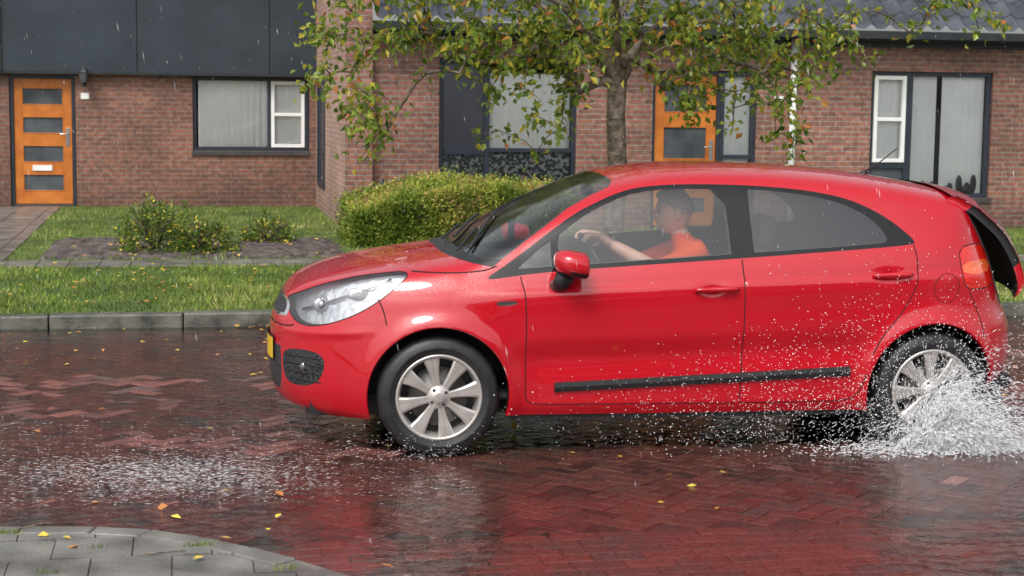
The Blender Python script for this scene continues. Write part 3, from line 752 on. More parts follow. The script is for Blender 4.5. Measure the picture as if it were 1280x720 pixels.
# ------------------------------------------------------------------ HOUSES
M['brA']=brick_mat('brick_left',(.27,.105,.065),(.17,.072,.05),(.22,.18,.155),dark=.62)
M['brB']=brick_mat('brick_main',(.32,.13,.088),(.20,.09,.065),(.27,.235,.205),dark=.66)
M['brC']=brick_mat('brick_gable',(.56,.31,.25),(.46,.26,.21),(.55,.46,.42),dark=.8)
M['clad']=mat('dark_cladding',(.016,.026,.036),(.026,.038,.050),scale=2,rough=.45,detail=5)
M['fr_dark']=mat('frame_anthracite',(.022,.028,.042),(.03,.036,.05),rough=.35)
M['fr_white']=mat('frame_white',(.78,.78,.76),(.85,.85,.83),rough=.4)
M['orange']=mat('orange_door_wood',(.46,.13,.018),(.60,.19,.03),scale=6,rough=.35)
M['wglass']=glass_mat('window_glass',(.97,.98,.98),base=.03)
M['dglass']=mat('door_glass',(.05,.06,.07),(.10,.11,.12),scale=3,rough=.12)
M['curt']=mat('curtain',(.90,.91,.90),(.96,.97,.96),scale=3,rough=.9)
M['screen']=mat('roller_screen',(.14,.145,.20),(.17,.175,.23),scale=2,rough=.6)
M['room']=mat('room_dark',(.03,.03,.035),(.05,.05,.055),rough=.9)
M['sill']=mat('sill_tile',(.05,.045,.045),(.08,.07,.07),rough=.4)
M['tile']=mat('roof_tiles',(.04,.045,.055),(.09,.10,.115),scale=3,rough=.25,bump=.3,bscale=30,detail=4)
M['gutter']=mat('gutter_dark',(.015,.018,.022),(.025,.028,.032),rough=.4)
M['pvc']=mat('white_pvc',(.7,.7,.68),(.8,.8,.78),rough=.4)
M['metal']=mat('steel_fitting',(.5,.5,.5),rough=.3,metal=1)
M['lace']=mat('lace_pattern',(.06,.07,.075),(.42,.47,.47),scale=26,rough=.8,contrast=(.50,.56),detail=1)
def wall(mb,n,s0,s1,z0,z1,ops,depth=.12,m=0):
    xs=sorted(set([s0,s1]+[o[0] for o in ops]+[o[1] for o in ops])); zs=sorted(set([z0,z1]+[o[2] for o in ops]+[o[3] for o in ops]))
    for i in range(len(xs)-1):
        for j in range(len(zs)-1):
            cx=(xs[i]+xs[i+1])/2;cz=(zs[j]+zs[j+1])/2
            if any(o[0]<cx<o[1] and o[2]<cz<o[3] for o in ops): continue
            mb.quad((xs[i],n,zs[j]),(xs[i+1],n,zs[j]),(xs[i+1],n,zs[j+1]),(xs[i],n,zs[j+1]),m)
    for (a,b,c,d) in ops:
        mb.quad((a,n,c),(a,n,d),(a,n+depth,d),(a,n+depth,c),m); mb.quad((b,n,d),(b,n,c),(b,n+depth,c),(b,n+depth,d),m)
        mb.quad((a,n,d),(b,n,d),(b,n+depth,d),(a,n+depth,d),m); mb.quad((b,n,c),(a,n,c),(a,n+depth,c),(b,n+depth,c),m)
def ring(mb,n0,n1,a,b,c,d,w,m):
    mb.box(a,a+w,n0,n1,c,d,m); mb.box(b-w,b,n0,n1,c,d,m); mb.box(a+w,b-w,n0,n1,c,c+w,m); mb.box(a+w,b-w,n0,n1,d-w,d,m)
WM=[M['fr_dark'],M['fr_white'],M['wglass'],M['curt'],M['room'],M['screen'],M['lace'],M['sill'],M['gutter']]
def curtain(mb,s0,s1,z0,z1,n,m=3):
    k=int((s1-s0)/.01); xs=np.linspace(s0,s1,k); V=[]; ph=random.random()*9
    for z in(z0,z1):
        for i,x in enumerate(xs):
            u=x+ph; V.append((x,n+.013*math.sin(62*u+2.2*math.sin(5.3*u)+1.1*math.sin(13*u))*(.6+.4*math.sin(3.1*u)),z))
    mb.add(V,[(i,i+1,k+i+1,k+i) for i in range(k-1)],m,True)
def window(parent,n,a,b,c,d,panes,name='window'):
    mb=MB(); ring(mb,n+.05,n+.12,a,b,c,d,.055,0)
    for i,p in enumerate(panes):
        s0,s1,z0,z1,sash,cont=p
        if i<len(panes)-1 and panes[i+1][0]>=s1: mb.box(s1,panes[i+1][0],n+.052,n+.118,c+.055,d-.055,0)
        w=0
        if sash is not None: ring(mb,n+.035,n+.10,s0,s1,z0,z1,.05,sash); w=.05
        mb.quad((s0+w,n+.085,z0+w),(s1-w,n+.085,z0+w),(s1-w,n+.085,z1-w),(s0+w,n+.085,z1-w),2)
        for cc in cont:
            if cc[0]=='c': curtain(mb,s0+cc[1]*(s1-s0),s0+cc[2]*(s1-s0),z0+cc[3]*(z1-z0),z0+cc[4]*(z1-z0),n+.14,3)
            if cc[0]=='s': mb.quad((s0,n+.10,z0+cc[1]*(z1-z0)),(s1,n+.10,z0+cc[1]*(z1-z0)),(s1,n+.10,z1),(s0,n+.10,z1),5)
            if cc[0]=='l': mb.quad((s0,n+.105,z0),(s1,n+.105,z0),(s1,n+.105,z0+cc[1]*(z1-z0)),(s0,n+.105,z0+cc[1]*(z1-z0)),6)
            if cc[0]=='bar': mb.box(s0+w,s1-w,n+.04,n+.10,z0+cc[1]*(z1-z0)-.025,z0+cc[1]*(z1-z0)+.025,cc[2])
            if cc[0]=='dec':
                for q in range(12):
                    x=s0+.08+(s1-s0-.16)*random.random(); h=random.uniform(.06,.26); mb.ball((x,n+.11,z0+h/2),.045,8,8,6,(1,.3,h/.09))
    mb.box(a-.02,b+.02,n-.04,n+.05,c-.06,c-.002,7)
    mb.box(a-.3,b+.3,n+.9,n+.92,c-.4,d+.3,4); mb.box(a-.3,a-.28,n+.13,n+.9,c-.4,d+.3,4); mb.box(b+.28,b+.3,n+.13,n+.9,c-.4,d+.3,4)
    mb.quad((a-.28,n+.13,d+.28),(b+.28,n+.13,d+.28),(b+.28,n+.9,d+.28),(a-.28,n+.9,d+.28),4)
    return mb.obj(name,WM,parent,world=True)
def door(parent,n,a,b,c,d,name='front_door',pz=None,slot=True):
    mb=MB(); w=.045
    mb.box(a,a+w,n+.04,n+.12,c,d,0); mb.box(b-w,b,n+.04,n+.12,c,d,0); mb.box(a+w,b-w,n+.04,n+.12,d-w,d,0); mb.box(a+w,b-w,n+.0,n+.12,c,c+.04,5)
    a+=w+.004;b-=w+.004;d-=w+.004;c+=.045
    H=d-c; sw=.115
    mb.box(a,a+sw,n+.07,n+.115,c,d,1); mb.box(b-sw,b,n+.07,n+.115,c,d,1)
    if pz is None: pz=[(.10,.24),(.33,.47),(.56,.70),(.79,.93)]
    prev=0
    for (p0,p1) in pz:
        mb.box(a+sw,b-sw,n+.071,n+.114,c+prev*H,c+p0*H,1)
        mb.box(a+sw,b-sw,n+.088,n+.10,c+p0*H,c+p1*H,2)
        ring(mb,n+.066,n+.087,a+sw+.001,b-sw-.001,c+p0*H+.001,c+p1*H-.001,.014,1); prev=p1
    mb.box(a+sw,b-sw,n+.071,n+.114,c+prev*H,d,1)
    mb.box(b-.085,b-.035,n+.058,n+.07,c+.85,c+1.12,3); mb.tube([(b-.06,n+.058,c+1.03),(b-.06,n+.01,c+1.03),(b-.17,n+.01,c+1.03)],.011,8,3)
    if slot: mb.box((a+b)/2-.16,(a+b)/2+.12,n+.055,n+.0705,c+.265*H,c+.31*H,4)
    return mb.obj(name,[M['fr_dark'],M['orange'],M['dglass'],M['metal'],M['fr_white'],M['sill']],parent,world=True,bevel=.003)
hl=empty('brick_house',(-1,26,0))
NL=26.0; mb=MB()
wall(mb,NL,-9,2.0,.0,2.07,[(-2.47,-1.53,.08,2.03),(.166,1.90,.93,2.045),(-6.5,-4.6,.9,2.03)],m=0)
wall(mb,NL,-9,2.0,2.07,2.12,[]); mb.obj('walls',[M['brA']],hl,world=True)
mb=MB(); xs=[-9,-6.2,-3.4,-.63,1.30,2.0]
for i in range(len(xs)-1): mb.box(xs[i]+.006,xs[i+1]-.006,NL-.16,NL-.10,2.075,5.4,0)
mb.box(-9,2.0,NL-.10,NL-.02,2.09,5.4,1); mb.box(-9,1.99,NL-.17,NL-.095,2.045,2.072,1)
mb.obj('upper_cladding',[M['clad'],M['gutter']],hl,world=True)
mb=MB(); mb.add([(-9,NL-.5,5.4),(2,NL-.5,5.4),(2,NL+5,8.6),(-9,NL+5,8.6)],[(0,1,2,3)],0); mb.box(-9,2,NL-.6,NL-.45,5.3,5.42,1)
mb.box(-9,2,NL+9.9,NL+10,0,5.4,1)
mb.obj('roof',[M['tile'],M['gutter']],hl,world=True)
mb=MB(); mb.tube([(-2.60,NL-.21,2.1),(-2.60,NL-.21,5.4)],.04,10,0); mb.obj('drainpipe',[M['pvc']],hl,world=True)
door(hl,NL,-2.46,-1.54,.09,2.02)
window(hl,NL,.166,1.89,.93,2.04,[(.25,1.28,.99,1.98,None,[('c',0,1,0,1)]),(1.33,1.83,.99,1.98,1,[('c',0,1,0,1),('bar',.5,1)])])
window(hl,NL,-6.5,-4.6,.9,2.03,[(-6.42,-5.5,.96,1.97,None,[('c',0,1,0,1)]),(-5.45,-4.66,.96,1.97,1,[('c',0,1,0,1)])])
hm=empty('brick_house',(6,22,0)); NM=21.5
ops=[(3.21,5.00,.60,2.27),(6.01,7.43,.08,2.16),(9.02,10.76,.50,2.19),(12.5,14.3,.6,2.19)]
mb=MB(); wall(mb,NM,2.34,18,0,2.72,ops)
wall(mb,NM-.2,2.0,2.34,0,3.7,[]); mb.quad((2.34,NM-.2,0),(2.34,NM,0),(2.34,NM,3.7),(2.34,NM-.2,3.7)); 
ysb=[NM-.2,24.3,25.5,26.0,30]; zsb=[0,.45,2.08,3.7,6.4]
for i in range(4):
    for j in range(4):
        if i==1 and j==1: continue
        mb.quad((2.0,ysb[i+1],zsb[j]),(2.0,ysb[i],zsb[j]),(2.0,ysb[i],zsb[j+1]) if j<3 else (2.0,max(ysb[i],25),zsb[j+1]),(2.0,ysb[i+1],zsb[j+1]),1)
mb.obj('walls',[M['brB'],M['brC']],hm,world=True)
mb=MB(); 
mb.box(1.975,2.03,24.3,24.37,.45,2.08,0); mb.box(1.975,2.03,25.43,25.5,.45,2.08,0); mb.box(1.975,2.03,24.37,25.43,.45,.52,0); mb.box(1.975,2.03,24.37,25.43,2.01,2.08,0)
mb.box(2.01,2.02,24.37,25.43,.52,2.01,1); mb.obj('side_window',[M['fr_dark'],M['dglass']],hm,world=True)
V=[];F=[];per=.26; sxs=np.arange(2.36,18.2,per/8); rows=22; slope=R(38); nA=21.15; zA=2.70; k=len(sxs)
for r in range(rows):
    for (u,dz) in ((0.0,.045),(.34,.012),(.341,-.01)):
        for x in sxs:
            ph=(x/per)%1.0; wv=.028*math.cos(2*math.pi*ph)+.010*math.cos(4*math.pi*ph)
            d=r*.34+u
            V.append((x,nA+d*math.cos(slope),zA+d*math.sin(slope)+wv+dz))
nr=rows*3
F=[(j*k+i,j*k+i+1,(j+1)*k+i+1,(j+1)*k+i) for j in range(nr-1) for i in range(k-1)]
mesh_obj('roof_tiles',V,F,[M['tile']],smooth=False,parent=hm,world=True)
mb=MB(); mb.box(2.36,18,nA-.10,nA+.02,2.60,2.70,0); mb.box(2.36,18,nA+.02,NM-.005,2.58,2.64,0)
mb.box(2.36,18,NM-.03,NM-.006,2.50,2.58,0)
mb.box(1.97,2.37,NM-.23,NM+.1,3.7,3.76,1)
mb.obj('gutter',[M['gutter'],M['sill']],hm,world=True)
mb=MB(); mb.tube([(7.9,NM-.07,.1),(7.9,NM-.07,2.6)],.045,12,0); mb.box(7.84,7.96,NM-.02,NM-.001,1.9,1.93,0); mb.obj('drainpipe',[M['pvc']],hm,world=True)
window(hm,NM,3.21,5.00,.60,2.27,[(3.28,3.80,.66,2.21,None,[('s',.28),('l',.26),('bar',.27,0)]),(3.87,4.94,.66,2.21,None,[('c',0,1,.28,.92),('l',.28),('bar',.29,0)])])
door(hm,NM,6.01,6.94,.09,2.15,pz=[(.08,.19),(.26,.37),(.44,.66),(.75,.94)],slot=False)
window(hm,NM,6.945,7.43,.12,2.15,[(7.0,7.375,.18,2.09,None,[('c',0,1,0,1),('bar',.45,0)])],name='side_light')
window(hm,NM,9.02,10.76,.50,2.19,[(9.08,9.53,.98,2.13,1,[('bar',.5,1),('c',0,1,0,1)]),(9.63,10.70,.56,2.13,None,[('c',0,.35,0,1),('c',.42,1,0,1),('dec',)])])
mb=MB(); mb.box(9.08,9.57,NM+.05,NM+.11,.90,.975,0); mb.quad((9.08,NM+.09,.56),(9.53,NM+.09,.56),(9.53,NM+.09,.9),(9.08,NM+.09,.9),1); mb.obj('window_lower_pane',[M['fr_dark'],M['dglass']],hm,world=True)
window(hm,NM,12.5,14.3,.6,2.19,[(12.58,13.3,.66,2.13,None,[('c',0,1,0,1)]),(13.36,14.24,.66,2.13,None,[('c',0,1,0,1)])])
mb=MB(); mb.box(7.66,7.78,NM-.03,NM-.002,1.72,1.84,0); mb.obj('house_number_sign',[M['fr_white']],bevel=.004)
mb=MB(); mb.box(-1.45,-1.33,NL-.02,NL-.002,1.68,1.77,0); mb.obj('house_number_sign',[M['fr_white']],bevel=.004)
mb=MB(); mb.box(-1.42,-1.36,NL-.18,NL-.161,1.86,2.12,0) ; mb.tube([(-1.39,NL-.17,1.92),(-1.39,NL-.26,1.90),(-1.39,NL-.26,1.94)],.012,6,0)
mb.tube([(-1.39,NL-.26,1.92),(-1.39,NL-.26,2.07)],[.045,.07],6,1,sm=False); mb.tube([(-1.39,NL-.26,2.07),(-1.39,NL-.26,2.10),(-1.39,NL-.26,2.15)],[.085,.06,.01],6,0,sm=False)
mb.box(-1.42,-1.36,NL-.161,NL-.001,1.94,1.98,0)
mb.obj('wall_lantern',[M['gutter'],M['dglass']])
mb=MB(); mb.box(2.40,2.52,20.9,21.2,.1,.55,0); mb.tube([(2.46,21.0,.55),(2.44,21.1,.75)],.025,8,0); mb.obj('garden_bin',[M['black']],bevel=.02)
ho=empty('brick_house',(2,-14,0)); mb=MB(); mb.box(-14,18,-20,-14,0,2.8,0); mb.obj('walls',[M['brB']],ho,world=True)
mb=MB(); mb.add([(-14.3,-13.6,2.8),(18.3,-13.6,2.8),(18.3,-17,5.8),(-14.3,-17,5.8)],[(0,1,2,3)],0); mb.add([(-14.3,-20.4,2.8),(18.3,-20.4,2.8),(18.3,-17,5.8),(-14.3,-17,5.8)],[(3,2,1,0)],0); mb.obj('roof',[M['tile']],ho,world=True)
mb=MB()
for x in(-12,-8,-4.5,-1,3,6.5,10,14): mb.box(x,x+1.7,-13.99,-13.95,.7,2.2,0); mb.box(x+.1,x+1.6,-13.949,-13.94,.8,2.1,1)
mb.obj('windows',[M['fr_white'],M['dglass']],ho,world=True)

# ------------------------------------------------------------------ VEGETATION
def leafcloud(name,Pn,D,Nn,L,Wd,m,rnd,parent=None,world=False,fold=.25):
    Pn=np.asarray(Pn);n=len(Pn); D=D/(np.linalg.norm(D,axis=1)[:,None]+1e-9); S=np.cross(D,Nn); S/=np.linalg.norm(S,axis=1)[:,None]+1e-9; U=np.cross(S,D)
    L=np.broadcast_to(L,(n,))[:,None];Wd=np.broadcast_to(Wd,(n,))[:,None]
    V=np.stack([Pn,Pn+D*L*.45+S*Wd*.5+U*Wd*fold,Pn+D*L,Pn+D*L*.45-S*Wd*.5+U*Wd*fold],1).reshape(-1,3)
    b=np.arange(n)*4; F=np.stack([np.stack([b,b+1,b+2],1),np.stack([b,b+2,b+3],1)],1).reshape(-1,3)
    ob=mesh_obj(name,V,F,[m],parent=parent,world=world); set_rnd(ob,np.repeat(rnd,4)); return ob
def grassblades(name,Pn,H,Wd,m,rnd):
    n=len(Pn); a=rng.uniform(0,2*math.pi,n); l=rng.uniform(0,.8,n)*H; b=rng.uniform(0,2*math.pi,n)
    dx=np.stack([np.cos(a),np.sin(a),np.zeros(n)],1)*(Wd/2)[:,None]
    tip=Pn+np.stack([np.cos(b)*l,np.sin(b)*l,H],1)
    V=np.stack([Pn-dx,Pn+dx,tip],1).reshape(-1,3); F=np.arange(3*n).reshape(-1,3)
    ob=mesh_obj(name,V,F,[m]); set_rnd(ob,np.repeat(rnd,3)); return ob
M['grass']=attr_mat('grass',[(0,(.05,.09,.015)),(.45,(.14,.21,.035)),(.75,(.26,.32,.06)),(1,(.42,.38,.16))],rough=.5,transl=0,bscale=1.3,spec=.2,vary=(.55,1.35))
def gpts(n,s0,s1,n0,n1,z):
    return np.stack([rng.uniform(s0,s1,n),rng.uniform(n0,n1,n),np.full(n,z)],1)
A=gpts(46000,-2.6,8.5,13.36,16.95,.09); B=gpts(44000,-4,11.5,17.56,NL,.09)
def ex(Q):
    s,n=Q[:,0],Q[:,1]; k=np.ones(len(Q),bool)
    k&=~((s>-1.4)&(s<1.72)&(n>17.8)&(n<20.05)&(rng.random(len(Q))<.975)); k&=~((s>-2.7)&(s<-1.75)); k&=~((s>2.0)&(n>NM-.02)); k&=~((s>1.9)&(s<4.4)&(n>19.0)&(n<20.5))
    return Q[k]
B=ex(B); Q=np.concatenate([A,B]); 
nz=np.array([noise.noise(Vector((q[0]*.9,q[1]*.9,0)))+.6*noise.noise(Vector((q[0]*3.1,q[1]*3.1,4))) for q in Q]); H=rng.uniform(.02,.06,len(Q))*(1+nz*.7)
grassblades('grass',Q,H,rng.uniform(.008,.016,len(Q)),M['grass'],np.clip(rng.normal(.45,.18,len(Q))+nz*.5,0,1))
tree=empty('tree',(3.86,15,.1))
nodes=[];par=[]
def addn(p,pa): nodes.append(np.array(p,float));par.append(pa);return len(nodes)-1
k=-1
for p in[(3.88,15,.05),(3.85,15,.6),(3.88,15.02,1.1),(3.85,15,1.6),(3.86,15,1.95)]: k=addn(p,k)
fork=k
for ch in([(3.66,14.95,2.25),(3.3,14.85,2.6),(2.8,14.8,2.9),(2.2,14.85,3.1),(1.7,14.95,3.1)],[(4.08,15.05,2.3),(4.4,15.1,2.6),(4.9,15.1,2.9),(5.5,15.0,3.1)],[(3.9,15.1,2.5),(3.85,15.2,3.1),(3.8,15.2,3.9)],[(3.75,14.6,2.5),(3.5,14.1,2.9)],[(4.0,15.5,2.5),(4.3,16.1,2.9)],[(3.6,15.3,2.4),(3.0,15.8,2.8),(2.3,16,3.0)]):
    k=fork
    for p in ch: k=addn(p,k)
tg=[]
while len(tg)<400:
    q=rng.uniform(-1,1,3); r=np.linalg.norm(q)
    if r>1 or r<.35: continue
    tg.append(np.array([3.55,15.0,3.3])+q*np.array([2.25,1.9,1.25]))
low=[(1.32,2.35,7),(1.36,2.0,8),(1.45,1.75,8),(1.66,1.52,7),(1.3,2.55,7),(1.6,2.3,6),(1.95,2.3,6),(2.2,2.45,8),(2.6,2.35,9),(2.75,2.05,7),(2.85,1.84,8),(3.0,1.60,6),(3.2,2.05,8),(3.35,1.80,7),(3.5,2.3,8),(3.05,2.45,10),(2.4,2.2,5),(3.15,2.3,8),
     (4.2,2.3,8),(4.35,2.0,6),(4.6,2.15,9),(4.72,1.80,7),(4.9,2.35,9),(5.2,2.15,7),(5.35,1.78,8),(5.45,1.58,5),(5.55,2.0,8),(5.6,2.3,9),(5.8,2.4,8),(6.0,2.5,7),(5.05,2.5,10),(4.45,2.5,10),(6.9,2.62,5),(7.3,2.58,5)]
for (s,z,c) in low:
    for _ in range(c): tg.append(np.array([s+rng.normal(0,.14),15+rng.normal(0,.35),z+rng.normal(0,.13)]))
tg.sort(key=lambda p:np.linalg.norm(p-nodes[fork]))
LP=[];LD=[]
for p in tg:
    A_=np.array(nodes[2:]); d=np.linalg.norm(A_-p,axis=1); j=int(np.argmin(d))+2; q=nodes[j]; L=np.linalg.norm(p-q); n=max(2,int(L/.14)); prev=j
    for i in range(1,n+1):
        t=i/n; x=q+(p-q)*t; x[2]+=.12*L*math.sin(math.pi*t); x+=rng.normal(0,.012,3)*(1 if i<n else 0)
        prev=addn(x,prev)
        if t>.3:
            for _ in range(3): LP.append(x+rng.normal(0,.025,3)); LD.append([rng.normal(0,.6),rng.normal(0,.6),-.55+rng.normal(0,.35)])
    for _ in range(11): LP.append(p+rng.normal(0,.08,3)); LD.append([rng.normal(0,.6),rng.normal(0,.6),-.6+rng.normal(0,.4)])
haschild=np.zeros(len(nodes),bool)
for i in range(len(nodes)):
    if par[i]>=0: haschild[par[i]]=True
area=np.where(haschild,0,.0032**2)
for i in range(len(nodes)-1,0,-1): area[par[i]]+=area[i]
rad=np.sqrt(area); sc=.088/rad[0]; rad=.003+rad*(sc*.97) if sc<1.6 else rad*sc
rad=np.minimum(rad,.092); rad[0]=.12; rad[1]=.097
V=[];F=[]
for i in range(1,len(nodes)):
    a=Vector(nodes[par[i]]);b=Vector(nodes[i]); d=(b-a)
    if d.length<1e-4: continue
    d.normalize(); u=d.cross(Vector((0,.3,1)));u.normalize();v=d.cross(u); ns=10 if rad[i]>.03 else(5 if rad[i]>.008 else 3)
    o=len(V); ra=min(rad[par[i]],rad[i]*1.35) if rad[i]<.03 else rad[par[i]]
    for (c,r) in((a,ra),(b,rad[i])):
        for k in range(ns):
            t=2*math.pi*k/ns; wob=1+(.12*noise.noise(Vector((k*1.7,c.z*3,0))) if r>.03 else 0); V.append(c+(u*math.cos(t)+v*math.sin(t))*r*wob)
    for k in range(ns): F.append((o+k,o+(k+1)%ns,o+ns+(k+1)%ns,o+ns+k))
M['bark']=mat('bark',(.08,.06,.042),(.24,.19,.14),scale=14,rough=.7,bump=.9,bscale=35,bdist=.02)
mesh_obj('trunk_and_branches',V,F,[M['bark']],smooth=True,parent=tree,world=True)
LP=np.array(LP);LD=np.array(LD); n=len(LP)
M['leaf']=attr_mat('tree_leaves',[(0,(.06,.11,.012)),(.35,(.15,.24,.03)),(.65,(.32,.39,.055)),(.85,(.62,.52,.06)),(1,(.52,.20,.05))],rough=.35,transl=.45,bscale=6)
leafcloud('leaves',LP,LD,rng.normal(0,1,(n,3))+np.array([0,-.3,1.0]),rng.uniform(.055,.105,n),rng.uniform(.035,.062,n),M['leaf'],np.clip(rng.beta(2,2.0,n)*.95+ (rng.random(n)<.08)*.4,0,1),tree,True)
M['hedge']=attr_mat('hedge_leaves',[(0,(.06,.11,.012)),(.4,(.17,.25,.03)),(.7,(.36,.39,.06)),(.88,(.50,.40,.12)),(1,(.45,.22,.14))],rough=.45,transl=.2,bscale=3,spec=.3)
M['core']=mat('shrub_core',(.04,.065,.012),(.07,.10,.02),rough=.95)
hd=empty('hedge',(3.1,19.7,.1))
def hshape(s,n): return .46+.13*min(1,max(0,(s-1.9)/.9))+.05*math.sin(s*2.3+.5)+.07*noise.noise(Vector((s*2.4,n*2,1)))+.05*(n-19)
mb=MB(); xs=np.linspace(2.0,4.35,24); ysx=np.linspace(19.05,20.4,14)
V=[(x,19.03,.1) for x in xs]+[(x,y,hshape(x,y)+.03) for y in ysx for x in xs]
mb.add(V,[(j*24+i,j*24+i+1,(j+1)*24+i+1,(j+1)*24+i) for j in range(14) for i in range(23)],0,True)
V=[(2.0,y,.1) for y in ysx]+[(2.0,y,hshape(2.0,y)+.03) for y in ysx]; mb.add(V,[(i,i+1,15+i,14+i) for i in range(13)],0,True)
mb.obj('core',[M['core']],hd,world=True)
pp=[];dd=[];nn_=[];rn=[]
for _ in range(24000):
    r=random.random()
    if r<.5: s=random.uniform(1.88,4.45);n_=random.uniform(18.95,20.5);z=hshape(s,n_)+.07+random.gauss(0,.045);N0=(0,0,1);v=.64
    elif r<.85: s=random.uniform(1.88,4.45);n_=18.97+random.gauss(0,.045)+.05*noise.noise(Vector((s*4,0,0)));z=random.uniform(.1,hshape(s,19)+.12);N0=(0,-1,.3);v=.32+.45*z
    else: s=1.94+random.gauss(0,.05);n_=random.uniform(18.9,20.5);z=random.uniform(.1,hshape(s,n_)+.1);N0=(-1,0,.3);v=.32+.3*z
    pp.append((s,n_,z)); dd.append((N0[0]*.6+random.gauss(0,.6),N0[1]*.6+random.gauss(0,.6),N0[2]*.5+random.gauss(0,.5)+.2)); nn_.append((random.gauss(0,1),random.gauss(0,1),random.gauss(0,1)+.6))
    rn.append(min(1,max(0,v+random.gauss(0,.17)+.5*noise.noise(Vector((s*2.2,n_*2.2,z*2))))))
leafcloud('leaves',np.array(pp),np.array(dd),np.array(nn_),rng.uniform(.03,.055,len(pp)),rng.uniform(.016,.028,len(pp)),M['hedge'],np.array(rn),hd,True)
M['shrub']=attr_mat('shrub_leaves',[(0,(.035,.07,.015)),(.5,(.10,.18,.03)),(.85,(.26,.30,.05)),(.93,(.75,.55,.04)),(1,(.85,.65,.10))],rough=.45,transl=.2,bscale=4,spec=.3)
def shrub(name,c,r,n):
    e=empty(name,(c[0],c[1],.1)); pp=[];dd=[]
    mb=MB()
    for _ in range(26):
        t=random.uniform(0,2*math.pi); rr_=random.uniform(.3,.95); mb.tube([(c[0],c[1],.1),(c[0]+.5*r[0]*math.cos(t)*rr_,c[1]+.5*r[1]*math.sin(t)*rr_,.1+r[2]*.5),(c[0]+r[0]*math.cos(t)*rr_,c[1]+r[1]*math.sin(t)*rr_,.1+r[2]*random.uniform(.6,1))],[.008,.006,.003],5,0)
    mb.obj('stems',[M['bark']],e,world=True)
    while len(pp)<n:
        q=rng.normal(0,1,3); q/=np.linalg.norm(q); q[2]=abs(q[2]); f=rng.uniform(.35,1)**.5*(1+.45*noise.noise(Vector(q*3.5+np.array(c[:2]+(0,)))))
        pp.append((c[0]+q[0]*r[0]*f,c[1]+q[1]*r[1]*f,.1+q[2]*r[2]*f)); dd.append((q[0]+rng.normal(0,.5),q[1]+rng.normal(0,.5),q[2]*.6+rng.normal(0,.5)))
    pp=np.array(pp);dd=np.array(dd); leafcloud('leaves',pp,dd,rng.normal(0,1,(n,3))+np.array([0,0,.8]),rng.uniform(.03,.07,n),rng.uniform(.015,.03,n),M['shrub'],np.clip(rng.normal(.5,.22,n)+(rng.random(n)<.06)*.55,0,1),e,True)
shrub('flowering_shrub',(-.28,18.35),(.42,.38,.56),2400); shrub('flowering_shrub',(.22,18.15),(.36,.3,.36),1700); shrub('small_shrub',(.95,19.4),(.34,.3,.30),1100)
M['fleaf']=attr_mat('fallen_leaves',[(0,(.45,.28,.04)),(.4,(.75,.60,.08)),(.7,(.50,.18,.04)),(1,(.24,.11,.04))],rough=.4,transl=0,bscale=10)
pp=[];
for _ in range(260): pp.append((random.gauss(1.5,.5),13.19-abs(random.gauss(0,.09)),.012))
for _ in range(60): pp.append((random.gauss(1.7,.5),random.uniform(13.36,13.7),.14))
for _ in range(60): pp.append((random.uniform(-1.5,2.5),random.uniform(11.4,13.1),.010))
for _ in range(420): pp.append((random.uniform(-2,8),random.uniform(13.4,16.9),.145))
for _ in range(120): pp.append((random.uniform(-1.4,1.8),random.uniform(17.6,21),.15))
for _ in range(70): 
    s,n_=random.uniform(-1,6),random.uniform(6,12); pp.append((s,n_,max(hroad(s,n_)+.004,.008)))
for _ in range(14):
    s,n_=random.uniform(-1.6,.2),random.uniform(5.8,6.9); pp.append((s,n_,.043))
pp=np.array(pp);n=len(pp); D=np.stack([rng.normal(0,1,n),rng.normal(0,1,n),rng.normal(0,.12,n)],1)
leafcloud('fallen_leaves',pp,D,np.tile([0,0,1.],(n,1))+rng.normal(0,.25,(n,3)),rng.uniform(.03,.07,n),rng.uniform(.02,.04,n),M['fleaf'],rng.random(n),fold=.15)
mb=MB()
mb.tube([(-.66,6.93,.045),(-.56,6.95,.06),(-.44,6.98,.046)],.004,5,0); mb.tube([(-.15,6.48,.045),(.0,6.51,.044)],.003,5,0)
mb.obj('twigs',[M['bark']])
Q=[]
for (a,b,c) in((-.70,6.90,110),(.04,6.60,140),(.36,6.22,70),(-.35,6.62,40),(-.5,6.3,40)):
    for _ in range(c): Q.append((a+random.gauss(0,.035),b+random.gauss(0,.012),.03))
Q=np.array(Q); grassblades('pavement_weeds',Q,rng.uniform(.01,.035,len(Q)),np.full(len(Q),.004),M['grass'],rng.random(len(Q)))

# ------------------------------------------------------------------ SPLASH + RAIN
M['drop']=mat('water_drops',(.88,.91,.94),(.97,.98,.99),scale=30,rough=.12)
def drops(name,Pn,D,L,r,parent=None):
    Pn=np.asarray(Pn,float);D=np.asarray(D,float);n=len(Pn); D/=np.linalg.norm(D,axis=1)[:,None]+1e-9
    S=np.cross(D,np.array([.3,1,.2]));S/=np.linalg.norm(S,axis=1)[:,None]+1e-9;U=np.cross(S,D); L=np.asarray(L)[:,None];r=np.asarray(r)[:,None]
    V=np.stack([Pn-D*L/2,Pn+S*r,Pn+U*r,Pn-S*r,Pn-U*r,Pn+D*L/2],1).reshape(-1,3); b=np.arange(n)*6
    tri=[(0,2,1),(0,3,2),(0,4,3),(0,1,4),(5,1,2),(5,2,3),(5,3,4),(5,4,1)]
    F=np.stack([np.stack([b+t[0],b+t[1],b+t[2]],1) for t in tri],1).reshape(-1,3)
    return mesh_obj(name,V,F,[M['drop']],smooth=True,parent=parent)
